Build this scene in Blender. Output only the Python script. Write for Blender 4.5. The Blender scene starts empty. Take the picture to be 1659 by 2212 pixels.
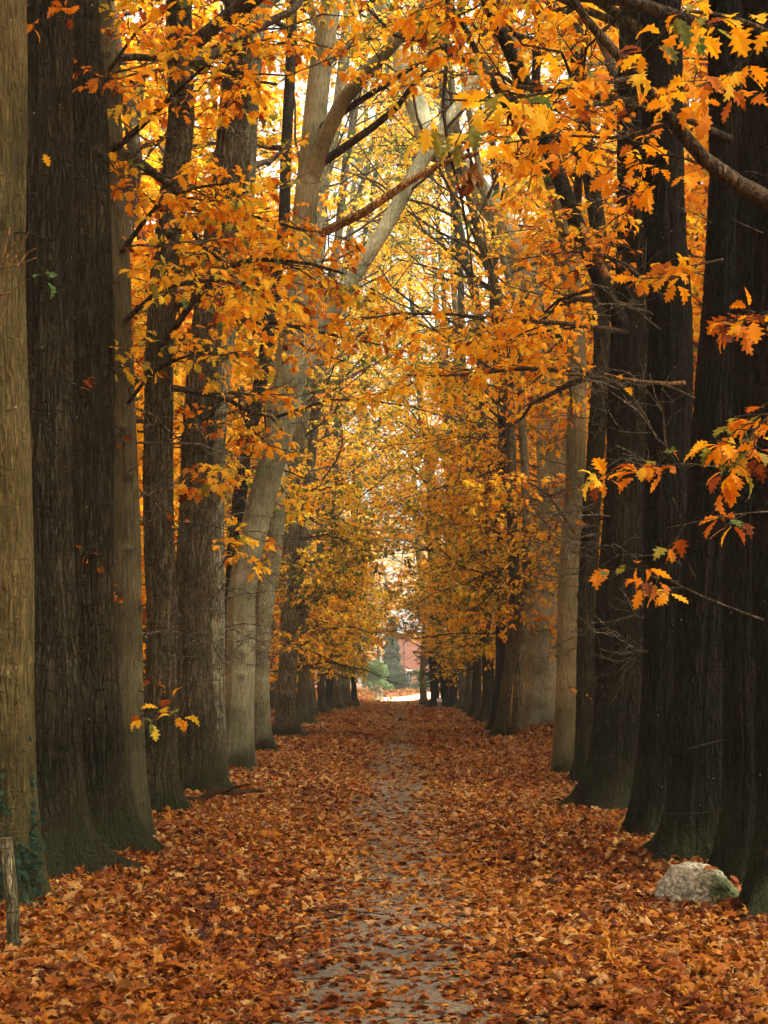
import bpy, math
import numpy as np
from mathutils import Vector, Matrix

# ------------------------------------------------------------------ camera
sc = bpy.context.scene
CAM_H = 1.6
cam_d = bpy.data.cameras.new("camera")
cam = bpy.data.objects.new("camera", cam_d)
sc.collection.objects.link(cam)
sc.camera = cam
cam.location = (0, 0, CAM_H)
cam.rotation_euler = (math.radians(90), 0, 0)
cam_d.sensor_fit = 'VERTICAL'
cam_d.sensor_height = 36.0
cam_d.lens = 3300.0 / 2212.0 * 36.0
cam_d.shift_y = 364.0 / 2212.0
cam_d.shift_x = -35.5 / 2212.0
cam_d.clip_start = 0.1
cam_d.clip_end = 2000

# ------------------------------------------------------------------ world + sun
SUN_EL, SUN_ROT = math.radians(56), math.radians(118)     # rotation measured from +Y towards +X
world = bpy.data.worlds.new("World")
sc.world = world
world.use_nodes = True
wn = world.node_tree
bg = wn.nodes['Background']
sky = wn.nodes.new('ShaderNodeTexSky')
sky.sky_type = 'NISHITA'
sky.sun_disc = False
sky.sun_elevation = SUN_EL
sky.sun_rotation = SUN_ROT
sky.air_density = 1.0
sky.dust_density = 6.0
sky.ozone_density = 0.6
# thin overcast: the sky's colour washed towards a warm white
hsv = wn.nodes.new('ShaderNodeHueSaturation'); hsv.inputs['Saturation'].default_value = 0.35
wn.links.new(sky.outputs[0], hsv.inputs['Color'])
wm = wn.nodes.new('ShaderNodeMix'); wm.data_type = 'RGBA'; wm.blend_type = 'MULTIPLY'
wm.inputs['Factor'].default_value = 1.0; wm.inputs[7].default_value = (1.0, 0.93, 0.75, 1)
wn.links.new(hsv.outputs[0], wm.inputs[6]); wn.links.new(wm.outputs[2], bg.inputs[0])
bg.inputs[1].default_value = 0.15
sun_d = bpy.data.lights.new("sun", 'SUN')
sun_d.energy = 1.5
sun_d.angle = math.radians(14)
sun_d.color = (1.0, 0.93, 0.82)
sun = bpy.data.objects.new("sun", sun_d)
sc.collection.objects.link(sun)
sdir = Vector((math.cos(SUN_EL) * math.sin(SUN_ROT), math.cos(SUN_EL) * math.cos(SUN_ROT), math.sin(SUN_EL)))
sun.rotation_euler = sdir.to_track_quat('Z', 'Y').to_euler()
sun.location = sdir * 60
sc.view_settings.view_transform = 'Standard'
sc.view_settings.look = 'None'
sc.view_settings.gamma = 1
sc.view_settings.exposure = 2.4
sc.cycles.max_bounces = 9
sc.cycles.diffuse_bounces = 6
sc.cycles.glossy_bounces = 2
sc.cycles.transmission_bounces = 6
sc.cycles.volume_bounces = 0
sc.cycles.caustics_reflective = False
sc.cycles.caustics_refractive = False

PXF, VX, VY = 3300.0, 865.0, 1470.0
def W(px, py, Y):
    return ((px - VX) / PXF * Y, Y, CAM_H - (py - VY) / PXF * Y)
def base_Y(py):
    return PXF * CAM_H / (py - VY)

# ------------------------------------------------------------------ materials
def new_mat(name):
    m = bpy.data.materials.new(name)
    m.use_nodes = True
    nt = m.node_tree
    for n in list(nt.nodes):
        nt.nodes.remove(n)
    out = nt.nodes.new('ShaderNodeOutputMaterial')
    return m, nt, out
def N(nt, kind, **kw):
    n = nt.nodes.new(kind)
    for k, v in kw.items():
        if k in n.inputs:
            n.inputs[k].default_value = v
        else:
            setattr(n, k, v)
    return n
def ramp(nt, stops, interp='LINEAR'):
    r = nt.nodes.new('ShaderNodeValToRGB')
    cr = r.color_ramp
    cr.interpolation = interp
    while len(cr.elements) < len(stops):
        cr.elements.new(0.5)
    for e, (p, c) in zip(cr.elements, stops):
        e.position = p
        e.color = (c[0], c[1], c[2], 1)
    return r
def mixrgb(nt, fac, a, b, mode='MIX'):
    m = nt.nodes.new('ShaderNodeMix')
    m.data_type = 'RGBA'
    m.blend_type = mode
    L = nt.links
    for sock, v in ((m.inputs['Factor'], fac), (m.inputs[6], a), (m.inputs[7], b)):
        if hasattr(v, 'links') or isinstance(v, bpy.types.NodeSocket):
            L.new(v, sock)
        elif isinstance(v, (int, float)):
            sock.default_value = v
        else:
            sock.default_value = (v[0], v[1], v[2], 1)
    return m.outputs[2]

def leaf_material(name, stops, trans=0.45, sat=1.0, noise=34.0):
    m, nt, out = new_mat(name)
    L = nt.links
    at = N(nt, 'ShaderNodeAttribute', attribute_name='tint')
    tc = N(nt, 'ShaderNodeTexCoord')
    nz = N(nt, 'ShaderNodeTexNoise', Scale=noise, Detail=2.0)
    L.new(tc.outputs['Object'], nz.inputs['Vector'])
    ma = N(nt, 'ShaderNodeMath', operation='MULTIPLY_ADD')
    ma.inputs[1].default_value = 0.16
    L.new(nz.outputs[0], ma.inputs[0])
    sub = N(nt, 'ShaderNodeMath', operation='SUBTRACT')
    L.new(at.outputs['Fac'], sub.inputs[0]); sub.inputs[1].default_value = 0.08
    L.new(sub.outputs[0], ma.inputs[2])
    r = ramp(nt, stops)
    L.new(ma.outputs[0], r.inputs[0])
    p = N(nt, 'ShaderNodeBsdfPrincipled', Roughness=0.6)
    p.inputs['Specular IOR Level'].default_value = 0.18
    L.new(r.outputs[0], p.inputs['Base Color'])
    t = N(nt, 'ShaderNodeBsdfTranslucent')
    L.new(mixrgb(nt, 1.0, r.outputs[0], (1.0, 0.86, 0.6), 'MULTIPLY'), t.inputs['Color'])
    mx = N(nt, 'ShaderNodeMixShader')
    mx.inputs[0].default_value = trans
    L.new(p.outputs[0], mx.inputs[1]); L.new(t.outputs[0], mx.inputs[2])
    L.new(mx.outputs[0], out.inputs[0])
    return m
# tint: 0 dead brown .. 0.3 deep orange .. 0.6 gold .. 0.8 yellow .. 1 green
M_LEAF = leaf_material('autumn_leaf', [(0.0, (0.10, 0.025, 0.006)), (0.16, (0.44, 0.11, 0.008)), (0.36, (0.84, 0.37, 0.008)),
                                       (0.58, (0.92, 0.58, 0.018)), (0.76, (0.88, 0.68, 0.05)), (0.88, (0.40, 0.38, 0.05)), (1.0, (0.06, 0.15, 0.05))], 0.55)
M_LITTER = leaf_material('fallen_leaf', [(0.0, (0.035, 0.012, 0.005)), (0.25, (0.11, 0.026, 0.006)), (0.5, (0.235, 0.062, 0.005)),
                                         (0.72, (0.37, 0.155, 0.013)), (0.86, (0.29, 0.17, 0.08)), (1.0, (0.6, 0.36, 0.08))], 0.22)
M_GREEN = leaf_material('green_leaf', [(0.0, (0.010, 0.035, 0.022)), (0.5, (0.03, 0.08, 0.045)), (1.0, (0.16, 0.27, 0.12))], 0.3)

def bark_material(name, use_obj_color=True, col=(0.2, 0.15, 0.1), scale=1.0, moss=0.0):
    m, nt, out = new_mat(name)
    L = nt.links
    tc = N(nt, 'ShaderNodeTexCoord')
    mp = N(nt, 'ShaderNodeMapping'); mp.inputs['Scale'].default_value = (26 * scale, 26 * scale, 3.4 * scale)
    L.new(tc.outputs['Object'], mp.inputs[0])
    # fissures: the zero lines of two stretched noises run up the trunk and braid together
    masks = []
    for sc_, dist_, w_ in ((0.62, 0.6, 0.075), (1.35, 0.9, 0.06)):
        nf = N(nt, 'ShaderNodeTexNoise', Scale=sc_, Detail=3.0, Roughness=0.6, Distortion=dist_)
        L.new(mp.outputs[0], nf.inputs['Vector'])
        s1 = N(nt, 'ShaderNodeMath', operation='SUBTRACT'); L.new(nf.outputs[0], s1.inputs[0]); s1.inputs[1].default_value = 0.5
        s2 = N(nt, 'ShaderNodeMath', operation='ABSOLUTE'); L.new(s1.outputs[0], s2.inputs[0])
        s3 = N(nt, 'ShaderNodeMapRange'); L.new(s2.outputs[0], s3.inputs[0]); s3.inputs[1].default_value = 0.004; s3.inputs[2].default_value = w_
        masks.append(s3.outputs[0])
    # short cross cracks
    mp2 = N(nt, 'ShaderNodeMapping'); mp2.inputs['Scale'].default_value = (9 * scale, 9 * scale, 30 * scale); L.new(tc.outputs['Object'], mp2.inputs[0])
    nx_ = N(nt, 'ShaderNodeTexNoise', Scale=0.8, Detail=3.0); L.new(mp2.outputs[0], nx_.inputs['Vector'])
    s4 = N(nt, 'ShaderNodeMapRange'); L.new(nx_.outputs[0], s4.inputs[0]); s4.inputs[1].default_value = 0.34; s4.inputs[2].default_value = 0.42; s4.inputs[3].default_value = 0.25
    mn = N(nt, 'ShaderNodeMath', operation='MULTIPLY'); L.new(masks[0], mn.inputs[0])
    m1 = N(nt, 'ShaderNodeMath', operation='MULTIPLY_ADD'); L.new(masks[1], m1.inputs[0]); m1.inputs[1].default_value = 0.65; m1.inputs[2].default_value = 0.35
    L.new(m1.outputs[0], mn.inputs[1])
    mq = N(nt, 'ShaderNodeMath', operation='MULTIPLY'); L.new(mn.outputs[0], mq.inputs[0]); L.new(s4.outputs[0], mq.inputs[1])
    class cr: outputs = mq.outputs
    fine = N(nt, 'ShaderNodeTexNoise', Scale=2.2, Detail=6.0, Roughness=0.65)
    L.new(mp.outputs[0], fine.inputs['Vector'])
    big = N(nt, 'ShaderNodeTexNoise', Scale=1.4, Detail=3.0)
    L.new(tc.outputs['Object'], big.inputs['Vector'])
    if use_obj_color:
        oi = N(nt, 'ShaderNodeObjectInfo'); basec = oi.outputs['Color']
    else:
        rg = N(nt, 'ShaderNodeRGB'); rg.outputs[0].default_value = (*col, 1); basec = rg.outputs[0]
    dark = mixrgb(nt, 1.0, basec, (0.22, 0.2, 0.18), 'MULTIPLY')
    fis = cr.outputs[0]
    if use_obj_color:                                 # smooth-barked trees carry a low alpha: shallow fissures
        iv = N(nt, 'ShaderNodeMath', operation='SUBTRACT'); iv.inputs[0].default_value = 1.0; L.new(fis, iv.inputs[1])
        ml = N(nt, 'ShaderNodeMath', operation='MULTIPLY'); L.new(iv.outputs[0], ml.inputs[0]); L.new(oi.outputs['Alpha'], ml.inputs[1])
        iv2 = N(nt, 'ShaderNodeMath', operation='SUBTRACT'); iv2.inputs[0].default_value = 1.0; L.new(ml.outputs[0], iv2.inputs[1])
        fis = iv2.outputs[0]
    c1 = mixrgb(nt, fis, dark, basec)
    fr = ramp(nt, [(0.3, (0.4, 0.4, 0.4)), (0.7, (1.5, 1.46, 1.38))])
    L.new(fine.outputs[0], fr.inputs[0])
    c2 = mixrgb(nt, 1.0, c1, fr.outputs[0], 'MULTIPLY')
    br = ramp(nt, [(0.35, (0.5, 0.52, 0.44)), (0.65, (1.3, 1.27, 1.2))])
    L.new(big.outputs[0], br.inputs[0])
    c3 = mixrgb(nt, 1.0, c2, br.outputs[0], 'MULTIPLY')
    # pale lichen specks
    sp = N(nt, 'ShaderNodeTexVoronoi', Scale=5.0)
    L.new(tc.outputs['Object'], sp.inputs['Vector'])
    sr = ramp(nt, [(0.0, (.7, .7, .7)), (0.035, (.7, .7, .7)), (0.05, (0, 0, 0))])
    L.new(sp.outputs['Distance'], sr.inputs[0])
    c4 = mixrgb(nt, sr.outputs[0], c3, (0.42, 0.42, 0.34))
    if moss:
        sx = N(nt, 'ShaderNodeSeparateXYZ'); L.new(tc.outputs['Object'], sx.inputs[0])
        mr = N(nt, 'ShaderNodeMapRange'); mr.inputs[1].default_value = 0.0; mr.inputs[2].default_value = moss
        mr.inputs[3].default_value = 1.3; mr.inputs[4].default_value = 0.0
        L.new(sx.outputs[2], mr.inputs[0])
        mm = N(nt, 'ShaderNodeMath', operation='MULTIPLY'); L.new(mr.outputs[0], mm.inputs[0])
        mr2 = ramp(nt, [(0.33, (0, 0, 0)), (0.52, (1, 1, 1))]); L.new(big.outputs[0], mr2.inputs[0]); L.new(mr2.outputs[0], mm.inputs[1])
        c4 = mixrgb(nt, mm.outputs[0], c4, (0.022, 0.026, 0.010))
    p = N(nt, 'ShaderNodeBsdfPrincipled', Roughness=0.9)
    p.inputs['Specular IOR Level'].default_value = 0.15
    L.new(c4, p.inputs['Base Color'])
    hm = N(nt, 'ShaderNodeMath', operation='MULTIPLY_ADD'); hm.inputs[1].default_value = 0.35
    L.new(fine.outputs[0], hm.inputs[0]); L.new(fis, hm.inputs[2])
    bp = N(nt, 'ShaderNodeBump', Strength=1.0, Distance=0.03)
    L.new(hm.outputs[0], bp.inputs['Height']); L.new(bp.outputs[0], p.inputs['Normal'])
    L.new(p.outputs[0], out.inputs[0])
    return m
M_BARK = bark_material('tree_bark', moss=1.1)
M_TWIG = bark_material('twig_bark', False, (0.13, 0.105, 0.075), 1.0)
M_DEADTWIG = bark_material('dead_twig', False, (0.30, 0.27, 0.22), 1.0)
M_RAW = bark_material('torn_wood', False, (0.62, 0.36, 0.16), 1.5)
M_PALEWOOD = bark_material('weathered_wood', False, (0.42, 0.41, 0.28), 2.0, moss=0.5)
M_STUMP = bark_material('pale_dead_wood', False, (0.55, 0.48, 0.40), 1.0)
M_STICK = bark_material('wet_stick', False, (0.12, 0.065, 0.03), 1.5)

def noise_mat(name, stops, scale, detail=5, rough=0.9, bump=0.3, bdist=0.02, coords='Object', scale2=None):
    m, nt, out = new_mat(name); L = nt.links
    tc = N(nt, 'ShaderNodeTexCoord')
    nz = N(nt, 'ShaderNodeTexNoise', Scale=scale, Detail=detail, Roughness=0.65)
    L.new(tc.outputs[coords], nz.inputs['Vector'])
    r = ramp(nt, stops); L.new(nz.outputs[0], r.inputs[0])
    c = r.outputs[0]
    if scale2:
        n2 = N(nt, 'ShaderNodeTexNoise', Scale=scale2, Detail=3.0); L.new(tc.outputs[coords], n2.inputs['Vector'])
        r2 = ramp(nt, [(0.35, (0.7, 0.7, 0.7)), (0.65, (1.25, 1.2, 1.15))]); L.new(n2.outputs[0], r2.inputs[0])
        c = mixrgb(nt, 1.0, c, r2.outputs[0], 'MULTIPLY')
    p = N(nt, 'ShaderNodeBsdfPrincipled', Roughness=rough)
    p.inputs['Specular IOR Level'].default_value = 0.25
    L.new(c, p.inputs['Base Color'])
    bp = N(nt, 'ShaderNodeBump', Strength=bump, Distance=bdist)
    L.new(nz.outputs[0], bp.inputs['Height']); L.new(bp.outputs[0], p.inputs['Normal'])
    L.new(p.outputs[0], out.inputs[0])
    return m
M_GROUND = noise_mat('leaf_mould', [(0.3, (0.03, 0.012, 0.005)), (0.5, (0.16, 0.05, 0.012)), (0.7, (0.33, 0.12, 0.03))], 18.0, scale2=0.7)
M_PATH = noise_mat('worn_asphalt', [(0.3, (0.04, 0.034, 0.026)), (0.5, (0.10, 0.085, 0.065)), (0.72, (0.24, 0.2, 0.15))], 38.0, bump=0.5, scale2=1.3)
M_ROAD = noise_mat('pale_gravel', [(0.3, (0.62, 0.5, 0.38)), (0.7, (0.8, 0.68, 0.55))], 8.0)

# ------------------------------------------------------------------ mesh collecting
class MB:
    def __init__(s):
        s.v = []; s.l = []; s.n = []; s.m = []; s.t = []; s.s = []; s.nv = 0
    def add(s, verts, loops, sizes, mat=0, tint=None, smooth=False):
        verts = np.asarray(verts, np.float32).reshape(-1, 3)
        loops = np.asarray(loops, np.int64).ravel() + s.nv
        sizes = np.asarray(sizes, np.int64).ravel()
        s.v.append(verts); s.l.append(loops); s.n.append(sizes)
        F = len(sizes)
        s.m.append(np.full(F, mat, np.int32))
        s.t.append(np.zeros(F, np.float32) if tint is None else np.asarray(tint, np.float32))
        s.s.append(np.full(F, smooth, bool))
        s.nv += len(verts)
    def build(s, name, mats, parent=None, origin=(0, 0, 0), local=False):
        me = bpy.data.meshes.new(name)
        if s.v:
            v = np.concatenate(s.v) - np.asarray((0, 0, 0) if local else origin, np.float32)
            l = np.concatenate(s.l).astype(np.int32); n = np.concatenate(s.n).astype(np.int32)
            me.vertices.add(len(v)); me.vertices.foreach_set('co', v.ravel())
            me.loops.add(len(l)); me.loops.foreach_set('vertex_index', l)
            me.polygons.add(len(n))
            st = np.zeros(len(n), np.int32); st[1:] = np.cumsum(n)[:-1]
            me.polygons.foreach_set('loop_start', st)
            me.polygons.foreach_set('material_index', np.concatenate(s.m))
            a = me.attributes.new('tint', 'FLOAT', 'FACE'); a.data.foreach_set('value', np.concatenate(s.t))
            me.update(calc_edges=True)
            me.polygons.foreach_set('use_smooth', np.concatenate(s.s))
        for m in mats:
            me.materials.append(m)
        o = bpy.data.objects.new(name, me)
        sc.collection.objects.link(o)
        if parent is not None:
            o.parent = parent
        else:
            o.location = origin
        return o

def tag(o, label=None, cat=None, group=None, kind=None):
    if label: o['label'] = label
    if cat: o['category'] = cat
    if group: o['group'] = group
    if kind: o['kind'] = kind
    return o
def empty(name, loc):
    o = bpy.data.objects.new(name, None)
    o.empty_display_size = 0.2
    sc.collection.objects.link(o); o.location = loc
    return o

def norm(a):
    return a / np.maximum(np.linalg.norm(a, axis=-1, keepdims=True), 1e-9)

def tubes(mb, P, R, sides, mat=0, smooth=True):
    """P (M,K,3) polylines, R (M,K) radii"""
    M, K, _ = P.shape
    if M == 0: return
    d = norm(P[:, -1] - P[:, 0])
    ref = np.where(np.abs(d[:, 2:3]) < 0.8, np.array([[0, 0, 1.0]]), np.array([[1.0, 0, 0]]))
    u = norm(np.cross(d, ref)); w = np.cross(d, u)
    a = np.arange(sides) / sides * 2 * np.pi
    ring = np.cos(a)[None, None, :, None] * u[:, None, None, :] + np.sin(a)[None, None, :, None] * w[:, None, None, :]
    V = P[:, :, None, :] + ring * R[:, :, None, None]
    i = np.arange(K - 1)[:, None]; j = np.arange(sides)[None, :]
    q = np.stack([i * sides + j, i * sides + (j + 1) % sides, (i + 1) * sides + (j + 1) % sides, (i + 1) * sides + j], -1).reshape(-1, 4)
    L = (q[None] + (np.arange(M) * K * sides)[:, None, None]).reshape(-1)
    mb.add(V, L, np.full(M * len(q), 4), mat, smooth=smooth)

# ------------------------------------------------------------------ leaf templates
def leaf_template(kind):
    if kind == 'hi':
        mid = [0.0, 0.22, 0.45, 0.66, 0.82, 1.0]
        notch = [(0.0, 0.0), (0.25, 0.12), (0.47, 0.17), (0.70, 0.14), (0.86, 0.07), (1.0, 0.0)]
        tips = [(0.20, 0.22), (0.43, 0.36), (0.68, 0.37), (0.88, 0.22), (0.97, 0.06)]
    elif kind == 'mid':
        mid = [0.0, 0.35, 0.68, 1.0]
        notch = [(0.0, 0.0), (0.36, 0.16), (0.70, 0.14), (1.0, 0.0)]
        tips = [(0.28, 0.30), (0.62, 0.38), (0.90, 0.17)]
    else:
        v = [(0, 0), (0.42, 0.32), (0.62, 0.18), (1, 0), (0.62, -0.18), (0.36, -0.34)]
        co = [(x, y, 0.35 * abs(y) - 0.25 * (x - .4) ** 2) for x, y in v]
        return np.array(co), np.array([0, 3, 2, 1, 0, 5, 4, 3]), np.array([4, 4])
    co = []; L = []; S = []
    def z(x, y): return 0.35 * abs(y) - 0.35 * (x - 0.35) ** 2
    nm = len(mid)
    for x in mid: co.append((x, 0, z(x, 0)))
    for sgn in (1, -1):
        o = len(co)
        for (x, y) in notch[1:-1]: co.append((x, sgn * y, z(x, y)))
        t = len(co)
        for (x, y) in tips: co.append((x, sgn * y, z(x, y) - 0.06))
        for i in range(nm - 1):
            f = [i]
            if i > 0: f.append(o + i - 1)
            f.append(t + i)
            if i < nm - 2: f.append(o + i)
            f.append(i + 1)
            if sgn > 0: f = f[::-1]
            L += f; S.append(len(f))
    return np.array(co), np.array(L), np.array(S)
TPL = {k: leaf_template(k) for k in ('hi', 'mid', 'low')}

def add_leaves(mb, rng, pos, axis, nrm, size, tint, kind, mat=0, cmax=2.2):
    n = len(pos)
    if n == 0: return
    co, L, S = TPL[kind]
    a = norm(axis); b = norm(np.cross(nrm, a)); c = np.cross(a, b)
    wid = rng.uniform(0.85, 1.25, (n, 1, 1)); curl = rng.uniform(0.2, cmax, (n, 1, 1))
    V = pos[:, None] + size[:, None, None] * (co[None, :, 0:1] * a[:, None] + wid * co[None, :, 1:2] * b[:, None] + curl * co[None, :, 2:3] * c[:, None])
    LL = (L[None] + (np.arange(n) * len(co))[:, None]).reshape(-1)
    mb.add(V, LL, np.tile(S, n), mat, np.repeat(tint, len(S)))

# ------------------------------------------------------------------ branching
def lerp_poly(P, idx, t):
    K = P.shape[1]
    u = np.clip(t, 0, 0.999) * (K - 1); i = u.astype(int); f = (u - i)[:, None]
    a = P[idx, i]; b = P[idx, i + 1]
    return a + (b - a) * f, norm(b - a)
def spawn(rng, P, R, n, t0, t1, lmin, lmax, ang, vert, K, rf, droop, taper=0.5):
    M = len(P)
    idx = np.repeat(np.arange(M), n); m = len(idx)
    k = np.tile(np.arange(n), M)
    t = t0 + (t1 - t0) * (k + rng.uniform(0.1, 0.9, m)) / n
    pos, tan = lerp_poly(P, idx, t)
    up = np.array([[0, 0, 1.0]])
    side = norm(np.cross(tan, up) + 1e-4) * np.where(k % 2 == 0, 1, -1)[:, None]
    side = norm(side + up * rng.normal(0, vert, (m, 1)) + rng.normal(0, 0.15, (m, 3)))
    an = rng.uniform(ang[0], ang[1], m)[:, None]
    d = norm(tan * np.cos(an) + side * np.sin(an))
    ln = rng.uniform(lmin, lmax, m) * (1 - taper * (t - t0) / max(t1 - t0, 1e-3))
    s = np.linspace(0, 1, K)[None, :, None]
    nz = rng.normal(0, 0.16, (m, 1, 3)); nz2 = rng.normal(0, 0.05, (m, 1, 3))
    lnb = ln[:, None, None]
    Q = pos[:, None] + d[:, None] * s * lnb + nz * s ** 2 * lnb + nz2 * np.sin(s * 7 + idx[:, None, None]) * lnb
    Q[:, :, 2] -= droop * (s[..., 0] ** 2) * ln[:, None]
    Q[:, 0] = pos
    rp = R[idx, np.clip((t * (R.shape[1] - 1)).astype(int), 0, R.shape[1] - 1)]
    r0 = np.minimum(rp * 0.8, rf * ln)
    RR = r0[:, None] * np.linspace(1, 0.4, K)[None]
    return Q, RR

def keep(p, Y0):
    """True where foliage may hang: the vault over the path stays open."""
    x, Y, z = p[..., 0], p[..., 1], p[..., 2]
    ax = np.abs(x)
    wob = 0.5 * np.sin(Y * 0.7 + x * 2.1) + 0.3 * np.sin(Y * 1.9 + 1.0)
    far = np.where(ax < 1.0, np.where(Y > 85, 3.9, 4.6), np.where(ax < 1.7, 3.2, 1.9)) + wob * 0.7
    far = np.where((ax < 0.045 * Y + 0.3 * wob) & (z > CAM_H + 0.215 * Y + wob) & (Y < 60) & (np.sin(x * 12.9 + Y * 78.2 + z * 37.7) < -0.3), 99.0, far)   # crowns thin out here, sky above
    near = np.where(ax < 0.4 + 0.045 * Y, CAM_H + 0.40 * Y, np.where(x < 0, 4.4, 5.6)) + wob * 0.5
    near = np.where((ax > 3.3), 3.0, near)
    near = np.where((x < -2.05) & (Y < 13.5), 8.0, near)
    near = np.where((x > 2.0) & (Y < 17), 6.6, near)
    zm = np.where(Y > 37, far, near)
    return (z > zm) & (Y > 6.5)

def foliage(mb, rng, P, R, Y0, n2, l2, n3, l3, nl, size, kind=None, tintf=None, t0=0.25, flt=True, vert=0.35, droop=0.12, twigs=True, bare=0.08, gap=0):
    Q, RQ = spawn(rng, P, R, n2, t0, 0.98, l2 * 0.6, l2 * 1.2, (0.5, 1.15), vert, 4, 0.012, droop * 0.6)
    if flt:
        k = keep(Q[:, -1], Y0) & keep(Q[:, 2], Y0); Q = Q[k]; RQ = RQ[k]
    if len(Q) == 0: return
    Tq, RT = spawn(rng, Q, RQ, n3, 0.2, 1.0, l3 * 0.5, l3 * 1.3, (0.4, 1.1), vert, 3, 0.012, droop * 1.6)
    if flt:
        k = keep(Tq[:, -1], Y0); Tq = Tq[k]; RT = RT[k]
    elif gap:                                        # the crowns do not close over the middle of the avenue
        k = (np.abs(Tq[:, -1, 0]) > gap); Tq = Tq[k]; RT = RT[k]
    if twigs:
        tubes(mb, Q, np.maximum(RQ, 0.004), 4 if Y0 < 25 else 3, 1)
        tubes(mb, Tq, np.maximum(RT, 0.0028), 3, 1)
    m = len(Tq)
    if m == 0 or nl == 0: return
    cl = rng.random(m) > bare                         # a few twigs have dropped their leaves
    Tl = Tq[cl]; m = len(Tl)
    idx = np.repeat(np.arange(m), nl); nn = len(idx)
    t = 1 - rng.random(nn) ** 1.6 * 0.75
    pos, tan = lerp_poly(Tl, idx, t)
    out = norm(tan * 0.7 + rng.normal(0, 0.75, (nn, 3)) * np.array([1, 1, 0.45]))
    out[:, 2] -= rng.uniform(0.0, 0.75, nn)
    nr = norm(np.array([[0, 0, 1.0]]) + rng.normal(0, 0.42, (nn, 3)))
    sz = size * rng.uniform(0.6, 1.25, nn)
    pos = pos + norm(out) * sz[:, None] * 0.2
    tw = rng.normal(0.58, 0.12, m)[idx] + rng.normal(0, 0.10, nn)
    big = 0.10 * np.sin(pos[:, 0] * 0.9 + pos[:, 1] * 0.37) + 0.10 * np.sin(pos[:, 2] * 1.1 + pos[:, 1] * 0.23)
    tw = tw + big
    g = rng.random(m)[idx] > 0.90
    tw = np.where(g, rng.uniform(0.72, 1.0, nn), tw)
    tw = np.where(rng.random(nn) < 0.06, rng.uniform(0.0, 0.2, nn), tw)
    tw = tw + np.clip((pos[:, 1] - 22) / 22, 0, 1) * 0.16
    tw = np.where((pos[:, 0] > 0.9) & (pos[:, 1] < 20), tw * 0.84, tw)  # near right leaves tinted darker, their shade put into the colour
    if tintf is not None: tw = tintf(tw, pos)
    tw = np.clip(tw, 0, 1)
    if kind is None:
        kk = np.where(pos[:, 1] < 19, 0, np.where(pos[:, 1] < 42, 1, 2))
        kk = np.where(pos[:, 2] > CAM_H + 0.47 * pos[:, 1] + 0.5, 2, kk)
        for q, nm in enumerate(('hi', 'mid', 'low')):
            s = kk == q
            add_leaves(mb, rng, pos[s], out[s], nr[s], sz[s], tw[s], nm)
    else:
        add_leaves(mb, rng, pos, out, nr, sz, tw, kind)

def smooth_poly(pts, K):
    pts = np.asarray(pts, float)
    seg = np.r_[0, np.cumsum(np.linalg.norm(np.diff(pts, axis=0), axis=1))]
    t = np.linspace(0, seg[-1], K * 3)
    q = np.stack([np.interp(t, seg, pts[:, i]) for i in range(3)], 1)
    for _ in range(3):
        q[1:-1] = (q[:-2] + q[2:] + 2 * q[1:-1]) / 4
    return q[np.linspace(0, len(q) - 1, K).round().astype(int)]

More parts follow.
